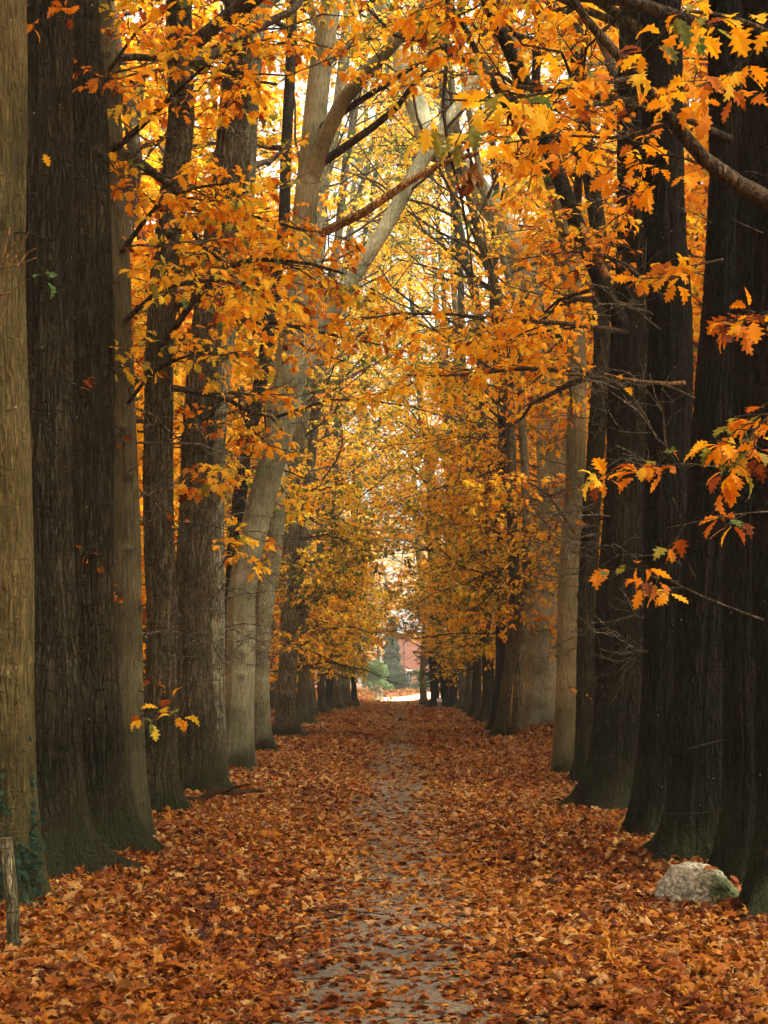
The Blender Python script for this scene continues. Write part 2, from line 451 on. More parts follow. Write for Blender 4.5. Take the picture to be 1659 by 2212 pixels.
# ------------------------------------------------------------------ trunks
def ridge_field(rng, a, h, f, r):
    p = rng.uniform(0, 6.28, 12)
    A = a[None, :]; H = h[:, None]
    out = 0
    for k, (ff, am) in enumerate(((f, 1.0), (int(f * 1.45), 0.75), (int(f * 0.6), 0.5))):
        ph = ff * A + 1.6 * np.sin(1.9 * H + 3 * A + p[k]) + 1.2 * np.sin(4.1 * H - 5 * A + p[k + 3]) + 0.9 * np.sin(9.3 * H + 8 * A + p[k + 6]) + 0.6 * np.sin(21 * H - 11 * A + p[k + 9])
        out = out + am * (np.abs(np.cos(ph * 0.5)) ** 0.6 - 0.75)
    return out + 0.35 * rng.normal(0, 1, (len(h), len(a))) * 0.5
def trunk_mesh(mb, rng, C, R, sides, flare, ridges, knobs, mat=0, lump=0.02, flare_h=0.42, bark=0.0):
    """C (K,3) centre line, R (K) radius: rings with root flare, ridges and knots"""
    K = len(C)
    T = norm(np.gradient(C, axis=0))
    u = norm(np.cross(T, np.array([0, 1.0, 0.05]))); w = np.cross(u, T)
    a = np.arange(sides) / sides * 2 * np.pi
    h = C[:, 2] - C[0, 2]
    nb = rng.integers(4, 7); ph = rng.uniform(0, 6.28)
    lob = 0.5 + 0.5 * np.cos(nb * a + ph) * 0.8 + 0.3 * np.cos(2 * a + ph * 2)
    rr = R[:, None] * (1 + 1.3 * flare * np.exp(-h / flare_h)[:, None] * (0.7 + 0.5 * lob[None]) + flare * 1.5 * np.exp(-h / 0.13)[:, None] * np.clip(lob[None], 0, 1.2) ** 4)
    for k in range(ridges):
        f = rng.integers(6, 19); p = rng.uniform(0, 6.28); s = rng.normal(0, 0.35)
        rr += R[:, None] * 0.012 * np.cos(f * a[None] + p + s * h[:, None] + 0.8 * np.sin(h[:, None] * rng.uniform(.5, 1.6)))
    for k in range(5):
        f = rng.integers(1, 4); p = rng.uniform(0, 6.28)
        rr += R[:, None] * lump * np.cos(f * a[None] + p + np.sin(h[:, None] * rng.uniform(.4, 1.3) + p) * 1.6)
    for k in range(knobs):
        hz = rng.uniform(0.4, min(h[-1], 9.0)); az = rng.uniform(math.pi * 0.95, math.pi * 2.05); sz = rng.uniform(0.02, 0.055)
        da = (a[None] - az + math.pi) % (2 * math.pi) - math.pi
        d2 = (da * R[:, None]) ** 2 + ((h[:, None] - hz) * 1.6) ** 2
        rr += sz * np.exp(-d2 / (sz * 0.9) ** 2)
    if bark:
        rr += bark * ridge_field(rng, a, h, max(12, int(2 * np.pi * R[0] / 0.05)), R)
        for k in range(14):                                  # horizontal wrinkles
            hz = rng.uniform(0.3, 9); rr += -0.35 * bark * np.exp(-((h[:, None] - hz - 0.05 * np.sin(2 * a[None] + k)) / 0.025) ** 2)
    V = C[:, None] + rr[..., None] * (np.cos(a)[None, :, None] * u[:, None] + np.sin(a)[None, :, None] * w[:, None])
    i = np.arange(K - 1)[:, None]; j = np.arange(sides)[None]
    q = np.stack([i * sides + j, i * sides + (j + 1) % sides, (i + 1) * sides + (j + 1) % sides, (i + 1) * sides + j], -1).reshape(-1, 4)
    mb.add(V, q, np.full(len(q), 4), mat, smooth=True)

def burr_twigs(mb, rng, C, R, n):
    """short dead twigs sticking out of the trunk"""
    if n == 0: return
    K = len(C)
    i = rng.integers(int(K * 0.06), int(K * 0.85), n)
    az = rng.uniform(math.pi, 2 * math.pi, n)
    d = np.stack([np.cos(az), np.sin(az) * 0.8, rng.uniform(-0.3, 0.6, n)], 1)
    p0 = C[i] + norm(d * [1, 1, 0]) * R[i][:, None] * 0.9
    ln = rng.uniform(0.06, 0.5, n)
    s = np.linspace(0, 1, 4)[None, :, None]
    P = p0[:, None] + norm(d)[:, None] * s * ln[:, None, None] + rng.normal(0, 0.2, (n, 1, 3)) * s ** 2 * ln[:, None, None]
    tubes(mb, P, np.linspace(0.008, 0.002, 4)[None] * np.ones((n, 1)), 3, 1)

TREES = []
def oak(label, base_py, cpx, wpx, color, seed, group, limbs=(), z_lo=4.5, z_hi=23, nlimb=22, dens=1.0, forks=(), knobs=8, flare=0.75, burrs=8, ridges=5, extras=None, name='oak_tree', rough=1.0, tufts=0):
    rng = np.random.default_rng(seed)
    Y = base_Y(base_py)
    base = np.array(W(cpx[0][0], base_py, Y)); base[2] = 0
    pts = [(W(px, py, Y)[0], Y, W(px, py, Y)[2]) for px, py in cpx]
    pts[0] = (pts[0][0], Y, -0.05)
    side = -1 if base[0] < 0 else 1
    top = pts[-1]
    if top[2] < 22:
        if len(pts) > 1:
            sl = (pts[-1][0] - pts[-2][0]) / max(pts[-1][2] - pts[-2][2], 0.5)
        else: sl = 0
        sl = float(np.clip(sl, -0.25, 0.25)) * 0.6 - side * 0.02
        for z in np.arange(top[2] + 2, 25 if Y < 45 else 35, 2.5):
            pts.append((pts[-1][0] + sl * 2.5 + rng.normal(0, 0.12), Y + rng.normal(0, 0.1), z))
    near = Y < 30
    r_w = wpx / 2 / PXF * Y
    C = smooth_poly(pts, 240 if near else 50)
    if near:
        zv = CAM_H + 0.46 * Y + 0.5
        hs = np.r_[np.arange(C[0, 2], zv, 0.03 if Y < 19 else 0.05), np.arange(zv + 0.3, C[-1, 2], 0.4)]
        C = np.stack([np.interp(hs, C[:, 2], C[:, 0]), np.interp(hs, C[:, 2], C[:, 1]), hs], 1)
        C[:, 0] += 0.10 * r_w * np.sin(hs * 0.8 + seed) + 0.05 * r_w * np.sin(hs * 2.1 + seed * 2)
    if Y > 38: C[:, 0] -= side * 0.0045 * np.clip(C[:, 2] - 6, 0, 40) ** 2 * rng.uniform(0.35, 1.3)   # drawn up into the light over the path
    if not near: C[1:-1, 0] += 0.08 * np.sin(C[1:-1, 2] * 0.9 + seed)
    h = C[:, 2]
    r0 = wpx / 2 / PXF * Y
    R = r0 * np.clip(1.0 - 0.55 * h / (24.0 if Y < 45 else 34.0), 0.2, 1)
    mb = MB()
    trunk_mesh(mb, rng, C, R, (168 if Y < 19 else 110) if near else 24, flare, ridges, knobs if near else 3, bark=(rough * 0.014 if near else 0.0))
    if near: burr_twigs(mb, rng, C, R, burrs)
    root = empty(name, base)
    tag(root, label, 'tree', group)
    # thick forks
    FP = []
    for f in forks:
        p = smooth_poly([W(px, py, Y + dy) for px, py, dy in f['pts']], 40)
        rf = f['w'] / 2 / PXF * Y * np.linspace(1, f.get('end', 0.5), 40)
        trunk_mesh(mb, rng, p, rf, 20, 0, 3, 0, lump=0.03)
        FP.append((p[np.linspace(4, 39, 7).astype(int)], rf[np.linspace(4, 39, 7).astype(int)]))
    cb = MB()
    # automatic limbs
    if Y > 45: z_hi = 33; nlimb = int(nlimb * 1.35)
    if Y > 33:
        nlimb = int(nlimb * 1.5)
        lz = z_lo + (z_hi - z_lo) * np.linspace(0, 1, nlimb) ** 1.5 + rng.uniform(-0.3, 0.3, nlimb)
    else: lz = np.linspace(z_lo, z_hi, nlimb) + rng.uniform(-0.5, 0.5, nlimb)
    PL = []; RL = []
    for z in lz:
        i = int(np.argmin(np.abs(h - z)))
        p0 = C[i]
        if rng.random() < (0.62 if Y < 33 else 0.8): az = (0 if side < 0 else math.pi) + rng.normal(0, 0.8 if Y < 33 else 1.1)
        else: az = rng.uniform(0, 2 * math.pi)
        low = z < 8
        ln = rng.uniform(1.3, 3.0) if low else rng.uniform(2.5, 4.8) * (1 - 0.35 * min(1, max(0, z - 14) / 10))
        el = rng.uniform(-0.05, 0.35) if low else rng.uniform(0.25, 0.9)
        s = np.linspace(0, 1, 7)
        dx, dy = math.cos(az), math.sin(az)
        P = p0 + np.stack([dx * s * ln, dy * s * ln, np.sin(el) * s * ln - (0.22 if low else -0.08) * s ** 2 * ln], 1)
        P += np.cumsum(rng.normal(0, 0.07 if Y < 33 else 0.13, (7, 3)), 0) * s[:, None] * ln * 0.55
        PL.append(P); RL.append(min((0.022 if Y < 33 else 0.012) * ln, R[i] * 0.6) * np.linspace(1, 0.3, 7))
    PL = np.array(PL); RL = np.array(RL)
    if Y < 37:
        ok = (keep(PL[:, 4], Y) & keep(PL[:, 6], Y)) | (PL[:, 0, 2] > CAM_H + 0.47 * Y)
        PL = PL[ok]; RL = RL[ok]
    tubes(cb, PL, RL, 6 if near else 4, 1)
    size = float(np.interp(Y, [8, 20, 45, 80, 130], [0.115, 0.115, 0.125, 0.175, 0.25]))
    ztop = CAM_H + 0.47 * Y
    hi = PL[:, 3, 2] > ztop + 1.0
    n2 = 8; n3 = 7; nl = 7
    if Y > 33: n2, n3, nl = 10, 5, 6
    if Y > 60: n2, n3, nl = 8, 4, 6
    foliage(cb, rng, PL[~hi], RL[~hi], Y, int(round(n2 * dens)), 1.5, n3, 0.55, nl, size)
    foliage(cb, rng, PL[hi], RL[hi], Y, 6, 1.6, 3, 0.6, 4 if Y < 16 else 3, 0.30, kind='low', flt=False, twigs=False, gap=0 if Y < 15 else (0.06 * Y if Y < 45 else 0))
    if 14 < Y < 34:                                   # dead, leafless side shoots low on the trunk
        nd = 16; i = rng.integers(int(np.searchsorted(h, 1.8)), int(np.searchsorted(h, 8.5)), nd)
        az = np.where(rng.random(nd) < 0.8, (0 if side < 0 else math.pi), math.pi * 1.5) + rng.normal(0, 0.7, nd)
        s7 = np.linspace(0, 1, 7)[None, :, None]; ln = rng.uniform(0.5, 1.6, nd)
        dd = np.stack([np.cos(az), np.sin(az), rng.uniform(-0.25, 0.5, nd)], 1)
        DP = C[i][:, None] + dd[:, None] * (ln[:, None, None] * s7) + np.cumsum(rng.normal(0, 0.06, (nd, 7, 3)), 1) * s7
        DR = np.linspace(0.013, 0.005, 7)[None] * np.ones((nd, 1))
        tubes(cb, DP, DR, 4, 2)
        Q, RQ = spawn(rng, DP, DR, 5, 0.25, 1, 0.3, 0.9, (0.4, 1.0), 0.8, 5, 0.012, 0.0); tubes(cb, Q, np.maximum(RQ, 0.004), 3, 2)
        Q2, RQ2 = spawn(rng, Q, RQ, 3, 0.3, 1, 0.1, 0.4, (0.4, 1.0), 0.8, 3, 0.012, 0.0); tubes(cb, Q2, np.maximum(RQ2, 0.003), 3, 2)
    if FP:
        P = np.array([a for a, b in FP]); Rr = np.array([b for a, b in FP])
        Q, RQ = spawn(rng, P, Rr, 4, 0.3, 1.0, 1.2, 2.4, (0.4, 1.0), 0.6, 5, 0.02, 0.05)
        tubes(cb, Q, RQ, 5, 1)
        foliage(cb, rng, Q, RQ, Y, 5, 1.0, 4, 0.5, 5, size)
    # explicit limbs
    for lb in limbs:
        P = smooth_poly([W(px, py, Yp) for px, py, Yp in lb['pts']], 8)[None]
        r = lb.get('r', 0.02); Rr = (r * np.linspace(1, 0.3, 8))[None]
        tubes(cb, P, Rr, 6, 1)
        n2 = lb.get('n2', 10)
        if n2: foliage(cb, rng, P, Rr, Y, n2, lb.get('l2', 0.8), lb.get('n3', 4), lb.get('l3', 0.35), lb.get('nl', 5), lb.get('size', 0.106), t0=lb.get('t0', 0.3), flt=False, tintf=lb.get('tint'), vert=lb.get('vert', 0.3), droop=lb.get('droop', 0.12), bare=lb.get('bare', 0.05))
    for k in range(tufts):                            # tufts of withered leaves held on short shoots
        i = int(np.searchsorted(h, rng.uniform(1.2, CAM_H + 0.44 * Y))); az = rng.uniform(math.pi * 1.1, math.pi * 1.9)
        d0 = np.array([math.cos(az), math.sin(az), 0.1]); p0 = C[i] + d0 * R[i] * 1.05; nn = int(rng.integers(3, 8))
        q = p0 + rng.normal(0, 0.05, (nn, 3)) + d0 * 0.04
        add_leaves(cb, rng, q, norm(d0 + rng.normal(0, 0.8, (nn, 3)) - [0, 0, 0.3]), norm(rng.normal(0, .6, (nn, 3)) + [0, -.5, .6]), rng.uniform(.05, .11, nn), rng.uniform(0.02, 0.36, nn), 'hi')
        tubes(cb, np.array([[C[i], p0, p0 + d0 * 0.1 + [0, 0, .03]]]), np.array([[.01, .01, .004]]), 4, 1)
    if extras: extras(root, rng, base)
    tr = mb.build('trunk', [M_BARK, M_TWIG], root, base)
    tr.color = (*color, min(1.0, rough * 0.9 + 0.02))
    cb.build('crown', [M_LEAF, M_TWIG, M_DEADTWIG], root, base)
    TREES.append(root)
    return root

# ------------------------------------------------------------------ ground
def terrain(x, y):
    """leaf-covered verge rises a little towards the trees, a swell at the far right"""
    ax = np.abs(x)
    z = 0.03 * np.clip((ax - 0.9) / 1.6, 0, 1) ** 2 + 0.08 * np.clip((ax - 3) / 3, 0, 1)
    z = z + 0.28 * np.exp(-((x - 3.9) / 1.3) ** 2 - ((y - 40.5) / 3.0) ** 2)
    z = z * np.clip((112 - y) / 12, 0, 1) + 0.42 * np.clip((y - 113) / 34, 0, 1)
    return z
def grid(name, xs, ys, zf, mat):
    X, Y = np.meshgrid(xs, ys); Z = zf(X, Y)
    nx = len(xs); ny = len(ys)
    i = np.arange(ny - 1)[:, None]; j = np.arange(nx - 1)[None]
    q = np.stack([i * nx + j, i * nx + j + 1, (i + 1) * nx + j + 1, (i + 1) * nx + j], -1).reshape(-1, 4)
    mb = MB(); mb.add(np.stack([X, Y, Z], -1), q, np.full(len(q), 4), 0, smooth=True)
    return mb.build(name, [mat])
xs = np.r_[-400, -200, -100, -40, -20, -12, np.arange(-8, 8.01, 0.25), 12, 20, 40, 100, 200, 400]
ys = np.r_[-100, -60, -20, np.arange(-4, 60, 0.5), np.arange(60, 160, 2), 180, 220, 400, 600]
tag(grid('ground', xs, ys, terrain, M_GROUND), kind='structure')
def strip(name, y0, y1, half, lift, mat, cx=lambda y: 0.0, n=120):
    ys = np.linspace(y0, y1, n)
    rng = np.random.default_rng(5)
    e1 = half + 0.06 * np.sin(ys * 1.3) + rng.normal(0, 0.03, n); e2 = half + 0.06 * np.sin(ys * 1.7 + 2) + rng.normal(0, 0.03, n)
    V = []; 
    for y, a, b in zip(ys, e1, e2):
        for k in range(5):
            x = cx(y) - a + (a + b) * k / 4
            V.append((x, y, float(terrain(np.array(x), np.array(y))) + lift))
    i = np.arange(n - 1)[:, None]; j = np.arange(4)[None]
    q = np.stack([i * 5 + j, i * 5 + j + 1, (i + 1) * 5 + j + 1, (i + 1) * 5 + j], -1).reshape(-1, 4)
    mb = MB(); mb.add(V, q, np.full(len(q), 4), 0, smooth=True)
    return mb.build(name, [mat])
tag(strip('path', -4, 112, 0.62, 0.004, M_PATH), kind='structure')
# pale lane crossing the end of the avenue
mb = MB()
rd = [(-30, 108, 9), (-8, 116, 9), (-2.5, 118, 10), (0.5, 124, 16), (3.5, 140, 26), (8, 158, 20), (30, 190, 16)]
ptsA = smooth_poly([(x, y - w / 2, 0.008) for x, y, w in rd], 30); ptsB = smooth_poly([(x, y + w / 2, 0.008) for x, y, w in rd], 30)
ptsA[:, 2] = terrain(ptsA[:, 0], ptsA[:, 1]) + .02; ptsB[:, 2] = terrain(ptsB[:, 0], ptsB[:, 1]) + .02
V = np.concatenate([ptsA, ptsB]); i = np.arange(29)
mb.add(V, np.stack([i, i + 1, i + 31, i + 30], -1), np.full(29, 4))
tag(mb.build('lane', [M_ROAD]), kind='structure')

# ------------------------------------------------------------------ fallen leaves
def litter():
    rng = np.random.default_rng(11)
    mb = MB()
    bands = [(5.0, 12, 800, 'hi', 0.072), (12, 20, 560, 'mid', 0.08), (20, 34, 360, 'mid', 0.092), (34, 60, 210, 'low', 0.115), (60, 112, 90, 'low', 0.155), (112, 200, 26, 'low', 0.28)]
    for y0, y1, dens, kind, size in bands:
        hw = 4.2 if y1 < 30 else (5.5 if y1 < 112 else 9)
        n = int((y1 - y0) * hw * 2 * dens)
        x = rng.uniform(-hw, hw, n); y = rng.uniform(y0, y1, n)
        # bare trodden track with patches
        ax = np.abs(x + 0.08 - 0.07 * np.sin(y * 0.6))
        pn = 0.5 + 0.5 * np.sin(y * 0.9 + 1.3 * np.sin(x * 2 + y * 0.31)) * np.sin(y * 0.37 + x * 1.6 + 2)
        p = np.clip((ax - 0.18) / 0.5, 0, 1) ** 1.3
        p = np.where(y < 16, 0.30, 0.12) + 0.76 * np.clip(p + 0.3 * (pn - 0.4), 0, 1)
        if y0 >= 112:
            cxr = np.interp(y, [108, 118, 124, 140, 158, 190], [-20, -2.5, 0.5, 3.5, 8, 30])
            p = np.where((y < 150) & (x > -1.2 - (150 - y) * 0.02) & (x < 5), 0.03, 1.0)
        s = (rng.random(n) < p) & (np.abs(x) < y * 0.30 + 1.5)
        x = x[s]; y = y[s]; n = len(x); ax = np.abs(x)
        z = terrain(x, y) + 0.006 + rng.random(n) ** 1.5 * 0.06 * np.clip((ax - 0.4) / 1.0, 0.08, 1)
        yaw = rng.uniform(0, 2 * np.pi, n)
        tilt = 0.30 * np.clip((ax - 0.1) / 0.9, 0.3, 1)
        nr = np.stack([rng.normal(0, 1, n) * tilt, rng.normal(0, 1, n) * tilt, np.ones(n)], 1); nr = norm(nr)
        a = np.stack([np.cos(yaw), np.sin(yaw), rng.normal(0, 0.25, n) * tilt * 2], 1)
        a = norm(a - (a * nr).sum(1, keepdims=True) * nr)
        sz = size * np.clip(rng.lognormal(-0.12, 0.42, n), 0.35, 2.0)
        t = np.clip(rng.normal(0.46, 0.2, n) + 0.1 * np.sin(x * 1.7 + y * 0.6) , 0, 0.8)
        pale = rng.random(n) < np.interp(y, [6, 14, 25, 200], [0.06, 0.2, 0.36, 0.4])
        t = np.where(pale, rng.uniform(0.8, 0.93, n), t)
        add_leaves(mb, rng, np.stack([x, y, z], 1), a, nr, sz, t, kind, cmax=4.5)
    # sparse leaves out among the trees at both sides
    n = 26000
    x = rng.uniform(4, 22, n) * rng.choice([-1, 1], n); y = rng.uniform(8, 115, n)
    yaw = rng.uniform(0, 2 * np.pi, n); nr = norm(np.stack([rng.normal(0, .3, n), rng.normal(0, .3, n), np.ones(n)], 1))
    add_leaves(mb, rng, np.stack([x, y, terrain(x, y) + 0.03], 1), np.stack([np.cos(yaw), np.sin(yaw), 0 * x], 1), nr, rng.uniform(.2, .4, n), np.clip(rng.normal(.45, .2, n), 0, .8), 'low')
    bx_ = np.array([W(1520, 1915, 10.75)[0] + q for q in (-.02, .06, .17)]); zz_ = np.array([.285, .282, .235])
    add_leaves(mb, rng, np.stack([bx_, np.full(3, 10.68), zz_], 1), np.array([[1, 0, .1], [.7, .6, 0], [.8, 0, -.5]]), np.array([[0, -.5, 1.0]] * 3), np.array([.09, .07, .08]), np.array([.6, .35, .5]), 'hi')
    n = 900                                             # small twigs among the leaves
    x = rng.uniform(-3.5, 3.5, n); y = 6 + rng.random(n) ** 1.5 * 34; yaw = rng.uniform(0, 6.28, n); ln = rng.uniform(.06, .35, n)
    s = np.linspace(-.5, .5, 4)[None, :, None]
    P = np.stack([x, y, terrain(x, y) + .035], 1)[:, None] + np.stack([np.cos(yaw), np.sin(yaw), rng.normal(0, .08, n)], 1)[:, None] * s * ln[:, None, None] + rng.normal(0, .008, (n, 4, 3))
    tubes(mb, P, np.linspace(.004, .002, 4)[None] * np.ones((n, 1)), 4, 1)
    o = mb.build('fallen_leaves', [M_LITTER, M_TWIG])
    tag(o, 'carpet of fallen orange and brown oak leaves covering path and verges', 'fallen leaves', kind='stuff')
litter()

# ------------------------------------------------------------------ avenue trees
GL = 'oaks in the row left of the path'
GR = 'oaks in the row right of the path'
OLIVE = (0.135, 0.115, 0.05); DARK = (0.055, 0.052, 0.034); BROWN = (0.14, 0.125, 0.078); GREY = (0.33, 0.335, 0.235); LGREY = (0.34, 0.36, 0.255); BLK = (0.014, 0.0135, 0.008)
def dark_tint(tw, pos): return tw * 0.7  # lowers the leaf tint, painting shade into dim sprays
def green_tint(tw, pos):
    r = np.random.default_rng(len(tw)).random(len(tw)); return np.where(r < 0.16, 0.9 + 0.1 * r / 0.16, tw)

def pale_twig(root, rng, base):
    m = MB()
    for pts in ([(-60, 600, 9.6), (0, 576, 9.3), (40, 572, 9.1), (80, 556, 9)], [(0, 576, 9.3), (22, 545, 9.3), (40, 510, 9.2)], [(18, 574, 9.2), (42, 545, 9.2), (62, 500, 9.1)], [(2, 576, 9.3), (12, 530, 9.3), (22, 492, 9.3)], [(-40, 645, 9.5), (20, 634, 9.4), (62, 602, 9.3)], [(40, 572, 9.1), (60, 545, 9.1), (78, 536, 9)]):
        tubes(m, smooth_poly([W(*p) for p in pts], 8)[None], np.linspace(.008, .003, 8)[None], 5)
    m.build('bare_twig', [M_RAW], root, base)
oak('oak with olive brown bark and ivy climbing it, cut by the left photo edge', 1962, [(6, 1962), (9, 1300), (5, 700), (0, 0)], 130, OLIVE, 1, GL, rough=0.5, z_lo=8.5, nlimb=14, flare=0.45, knobs=10,
    extras=pale_twig, limbs=[
           dict(pts=[(70, 600, 10), (95, 595, 10)], r=0.004, n2=2, l2=0.1, n3=2, l3=0.08, nl=1, size=0.09, tint=lambda t, p: t * 0 + 1.0)])
oak('dark furrowed oak trunk standing right beside the ivy-clad oak', 1900, [(112, 1900), (108, 1300), (102, 700), (97, 0)], 122, DARK, 2, GL, z_lo=8.5, nlimb=14, flare=0.95,
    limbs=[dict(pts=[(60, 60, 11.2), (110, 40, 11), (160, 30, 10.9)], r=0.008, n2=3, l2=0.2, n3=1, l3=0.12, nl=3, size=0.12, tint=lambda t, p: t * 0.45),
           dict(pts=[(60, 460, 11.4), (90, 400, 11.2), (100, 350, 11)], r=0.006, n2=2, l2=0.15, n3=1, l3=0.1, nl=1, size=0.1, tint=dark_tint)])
oak('dark brown ridged oak trunk with a wide black foot, third in the left row', 1850, [(222, 1850), (205, 1300), (196, 700), (183, 300), (170, 0)], 100, DARK, 3, GL, z_lo=8.0, nlimb=14, flare=0.8, tufts=4,
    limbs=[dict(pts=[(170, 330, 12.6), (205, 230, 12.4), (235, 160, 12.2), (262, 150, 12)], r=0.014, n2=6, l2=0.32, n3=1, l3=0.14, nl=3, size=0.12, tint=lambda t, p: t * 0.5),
           dict(pts=[(150, 700, 13.2), (180, 670, 13.0), (192, 640, 12.9)], r=0.01, n2=0)])
oak('smooth knobbly oak trunk close behind the third left oak, dead leaf tufts on its bark', 1826, [(290, 1826), (277, 1300), (262, 800), (240, 300), (215, 0)], 60, (0.095, 0.088, 0.052), 4, GL, rough=0.2, z_lo=7.0, nlimb=16, flare=0.7, knobs=34, burrs=26, tufts=16,
    limbs=[dict(pts=[(290, 1560, 13.6), (320, 1540, 13.3), (370, 1540, 13.1), (395, 1545, 13)], r=0.009, n2=5, l2=0.2, n3=2, l3=0.1, nl=2, size=0.125, tint=green_tint),
           dict(pts=[(250, 560, 14.8), (340, 440, 14.3), (430, 400, 14), (520, 395, 13.8)], r=0.03, n2=13, l2=0.75, n3=4, l3=0.35, nl=6),
           dict(pts=[(262, 700, 14.8), (350, 620, 14.2), (460, 600, 13.8), (600, 640, 13.4)], r=0.03, n2=14, l2=0.8, n3=4, l3=0.35, nl=5),
           dict(pts=[(270, 880, 14.8), (330, 800, 14.3), (420, 760, 14), (520, 770, 13.7)], r=0.022, n2=12, l2=0.6, n3=3, l3=0.3, nl=4),
           dict(pts=[(285, 860, 14.6), (260, 790, 14.2), (250, 770, 14)], r=0.01, n2=3, l2=0.3, n3=2, l3=0.2, nl=3),
           dict(pts=[(240, 330, 14.8), (330, 250, 14.3), (400, 180, 14), (470, 120, 13.7)], r=0.035, n2=13, l2=0.8, n3=4, l3=0.35, nl=4),
           dict(pts=[(230, 160, 14.8), (300, 60, 14.3), (380, 10, 14)], r=0.02, n2=9, l2=0.6, n3=3, l3=0.3, nl=4)])
oak('brown oak trunk bending left at its foot, with an open gap on its left', 1762, [(345, 1762), (347, 1300), (340, 1000), (342, 800), (368, 500), (392, 250), (385, 0)], 68, BROWN, 5, GL, z_lo=5.2, nlimb=22, flare=0.55, knobs=12, tufts=4,
    limbs=[dict(pts=[(345, 760, 18), (420, 640, 17), (520, 560, 16.2), (640, 560, 15.5), (740, 590, 15)], r=0.05, n2=18, l2=1.1, n3=5, l3=0.4, nl=5),
           dict(pts=[(345, 520, 18), (460, 450, 17), (560, 470, 16), (660, 500, 15.4)], r=0.04, n2=14, l2=1.0, n3=5, l3=0.4, nl=5)])
oak('tall oak trunk leaning right over the fallen branch, dark left side', 1720, [(430, 1720), (410, 1300), (425, 1000), (450, 700), (493, 350), (512, 0)], 76, BROWN, 6, GL, z_lo=5.4, nlimb=22, flare=0.6, knobs=16, burrs=16, tufts=5,
    limbs=[dict(pts=[(470, 1100, 20), (440, 1060, 19.4), (430, 1030, 19), (480, 1020, 18.6)], r=0.012, n2=7, l2=0.4, n3=3, l3=0.25, nl=4, size=0.15),
           dict(pts=[(440, 700, 20.6), (560, 690, 19), (700, 720, 18), (800, 740, 17.5)], r=0.045, n2=16, l2=1.2, n3=5, l3=0.4, nl=4)])
oak('narrow grey oak trunk squeezed against the left side of the broad pale leaning oak', 1692, [(462, 1692), (464, 1200), (472, 900), (492, 700), (530, 400), (560, 0)], 44, GREY, 7, GL, z_lo=5.5, nlimb=18, flare=0.5,
    limbs=[dict(pts=[(475, 1230, 23), (500, 1180, 22.5), (490, 1150, 22), (530, 1210, 21.6)], r=0.012, n2=6, l2=0.5, n3=3, l3=0.25, nl=4, size=0.15)])
def broken(root, rng, base):
    m = MB()
    P = smooth_poly([W(x, y, 16.0) for x, y in ((690, 505), (780, 462), (880, 395), (955, 352), (1035, 330))], 24)
    trunk_mesh(m, rng, P, np.linspace(0.05, 0.022, 24), 8, 0, 3, 0, lump=0.12)
    m.build('broken_branch', [M_RAW], root, base)
oak('broad pale grey oak trunk leaning strongly right and forking over the path', 1668, [(508, 1668), (524, 1300), (562, 1100), (592, 980), (617, 800), (630, 700), (655, 500), (682, 250), (715, 0)], 66, (0.25, 0.26, 0.185), 8, GL, rough=0.15, z_lo=6.0, nlimb=22, flare=0.35, knobs=22, burrs=16,
    forks=[dict(pts=[(668, 400, 0), (700, 300, -.3), (740, 215, -.6), (800, 150, -1), (880, 60, -1.2), (990, -20, -1.5), (1120, -90, -1.8)], w=36, end=0.5),
           dict(pts=[(700, 120, 0), (690, 60, .2), (640, -40, .5), (600, -160, .6)], w=22, end=0.5)], extras=broken,
    limbs=[dict(pts=[(600, 900, 26), (720, 860, 24), (860, 870, 22.5), (960, 900, 22)], r=0.03, n2=8, l2=0.9, n3=3, l3=0.4, nl=3)])
oak('slim dark oak trunk slanting right, just behind the forking pale oak', 1652, [(498, 1652), (505, 1200), (525, 1000), (570, 780), (615, 480), (630, 0)], 32, DARK, 9, GL, z_lo=6.0, nlimb=18, flare=0.5)
oak('pinkish grey oak whose upper trunk arches right across the path', 1628, [(568, 1628), (568, 1300), (602, 1000), (655, 800), (755, 605), (830, 480), (905, 350), (1010, 215), (1100, 30), (1150, -120)], 44, LGREY, 10, GL, rough=0.5, z_lo=2.8, nlimb=24, flare=0.4, dens=1.1)
oak('pale straight oak trunk with its foot on the leaf bank, next after the arching oak', 1597, [(622, 1597), (620, 1300), (640, 1000)], 42, GREY, 11, GL, z_lo=2.2, nlimb=30, dens=1.2)
oak('thin dark brown oak trunk beyond the pale straight one in the left row', 1570, [(652, 1570), (655, 1200)], 24, BROWN, 12, GL, z_lo=2.4, nlimb=28, dens=1.2)
